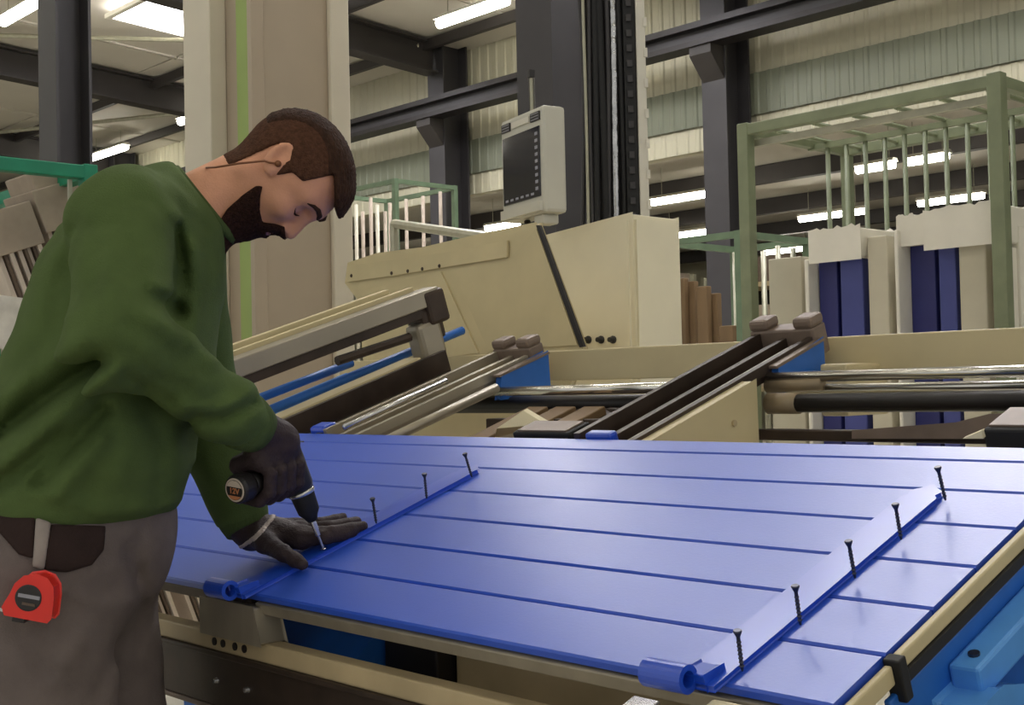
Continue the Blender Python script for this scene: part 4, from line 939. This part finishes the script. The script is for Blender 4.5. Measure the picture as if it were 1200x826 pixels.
# pale glove wristbands
d_ = (lw2-LW)/np.linalg.norm(lw2-LW)
def band(P): return smax(np.abs(flat(P))-.0016, np.abs((P-LW)@d_-.020)-.0035, .001)
sdf_obj('glove_wristband', band, LW-.06, LW+.07, .0026, 'gcuff', MAN)
c0 = h0+hd*.035; q = [c0+(er*math.cos(math.radians(a))+eu*math.sin(math.radians(a)))*.0565 for a in (118, 100, 84, 70, 58)]
b = MB(); b.tube(q, .0022, 6); b.build('glove_seam_glint', 'gcuff', MAN, smooth=True)  # pale line along the glove seam, standing in for its light reflection

# ------------------------------------------------------------------ drill
DR = thing('cordless_drill', tuple(tip), 'small black cordless drill held upright in the gloved hand', 'drill')
MB().lathe(tip, ax_d, [(0, .0014), (.006, .002), (.024, .0022), (.026, .0042), (.060, .0046)], 12).build('screwdriver_bit', 'bright', DR, smooth=False)
ch = MB().lathe(tip, ax_d, [(.050, .0075), (.058, .011), (.066, .0165), (.094, .0185), (.096, .0185)], 24).build('chuck', 'rubber', DR, smooth=True)
MB().lathe(tip, ax_d, [(.094, .0188), (.0955, .0205), (.100, .0205), (.102, .0188)], 28).build('chuck_ring', 'bright', DR, smooth=True)
MB().lathe(tip, ax_d, [(.101, .0195), (.110, .022), (.150, .023), (.178, .023), (.188, .019), (.190, .010)], 28).build('motor_housing', 'dkplast', DR, smooth=True)
MB().lathe(h0, hd, [(0, .0155), (.03, .0145), (.08, .0150), (.098, .0185)], 20).build('handle', 'dkplast', DR, smooth=True)
bt = h0+hd*.097
bat = MB().lathe(bt, hd, [(0, .0185), (.006, .0215), (.024, .0215), (.028, .0195), (.0285, .018)], 28).build('battery', 'dkplast', DR, smooth=False)
fc = bt+hd*.0288
MB().lathe(fc, hd, [(0, .0172), (.0008, .0172), (.001, .0165)], 28).build('sticker_ring', 'stick', bat)
MB().lathe(fc+hd*.0009, hd, [(0, .0148), (.0004, .0148)], 28).build('sticker_disc', 'rubber', bat)
ez_ = eu; exx = np.cross(ez_, hd); exx = exx if exx@Rc > 0 else -exx
def disc_seg(z0, z1, r_, m, nm, e):
    pts = []
    for k in range(13):
        z = z0+(z1-z0)*k/12; pts.append((math.sqrt(max(r_*r_-z*z, 0)), z))
    poly = [fc+hd*(.0012+e)+exx*x+ez_*z for x, z in pts]+[fc+hd*(.0012+e)+exx*-x+ez_*z for x, z in pts[::-1]]
    MB().prism(poly, hd*.0004).build(nm, m, bat)
disc_seg(.0045, .0138, .0142, 'stick', 'sticker_top', .0001); disc_seg(-.0138, -.0085, .0142, 'orange', 'sticker_bottom', .0001)
cu = bpy.data.curves.new('t', 'FONT'); cu.body = '12V'; cu.size = .0115; cu.align_x = 'CENTER'; cu.align_y = 'CENTER'; cu.extrude = .0002; cu.offset = .0003
to = bpy.data.objects.new('t', cu); C.objects.link(to); dg = bpy.context.evaluated_depsgraph_get(); me = bpy.data.meshes.new_from_object(to.evaluated_get(dg))
bpy.data.objects.remove(to); V = [fc+hd*(.0017+v.co.z)+exx*v.co.x+ez_*(v.co.y-.0015) for v in me.vertices]; fcs = [tuple(p.vertices) for p in me.polygons]
MB().add(V, fcs).build('lettering', 'orange', bat)
# screw being driven
r = thing('wood_screw', tuple(tip), 'screw being driven under the drill bit', 'screw')
MB().lathe(tip-ax_d*.0, ax_d, [(0, .002), (.002, .004), (.003, .0045), (.0035, .004)], 14).build('head', 'bright', r)

# ------------------------------------------------------------------ tape measure clipped to the pocket
tc_ = at(41, 697, 1.0); X_, Y_, z_ = 41, 697, None
dd = np.linspace(1.45, 1.8, 350); vals = trous(np.array([at(41, 697, q) for q in dd])); zi = dd[np.argmax(vals < 0)]
tcn = at(41, 697, zi-.024)
tm = thing('tape_measure', tuple(tcn-UP*.03), 'red tape measure clipped to the trouser pocket', 'tape measure')
te1 = Rc*.985-Uc*.17*1; te1 = te1-F*(te1@F); te1 /= np.linalg.norm(te1); te2 = np.cross(-F, te1); te2 = te2 if te2@Uc > 0 else -te2
prof = [(.88*x, .88*y) for x, y in [(-.030, -.028), (-.034, -.020), (-.031, -.012), (-.026, .0), (-.022, .014), (-.012, .026), (.004, .031), (.018, .028), (.027, .018), (.030, .004), (.0315, -.024), (.028, -.029)]]
MB().prism([tcn-F*.016+te1*x+te2*y for x, y in prof], F*.028).build('case', 'red', tm, bevel=.005)
b = MB(); b.lathe(tcn-F*.0155+te1*-.002+te2*-.001, -F, [(0, .0165), (.0012, .0165), (.0016, .0145)], 28); di = b.build('hub_label', 'dkplast', tm)
MB().obox(tcn-F*.0175+te1*-.001+te2*.001, (te1, te2, F), (.0135, .0022, .0006)).build('label_band', 'key', di)
MB().obox(tcn-F*.0175+te1*.0+te2*-.0085, (te1, te2, F), (.008, .0016, .0006)).build('label_band', 'boardd', di)
MB().obox(tcn+te1*-.034+te2*-.023, (te1, te2, F), (.004, .002, .009)).build('hook', 'bright', tm)
MB().obox(tcn-te2*.031+te1*-.012, (te1, te2, F), (.008, .004, .010)).build('belt_clip', 'dkplast', tm, bevel=.001)
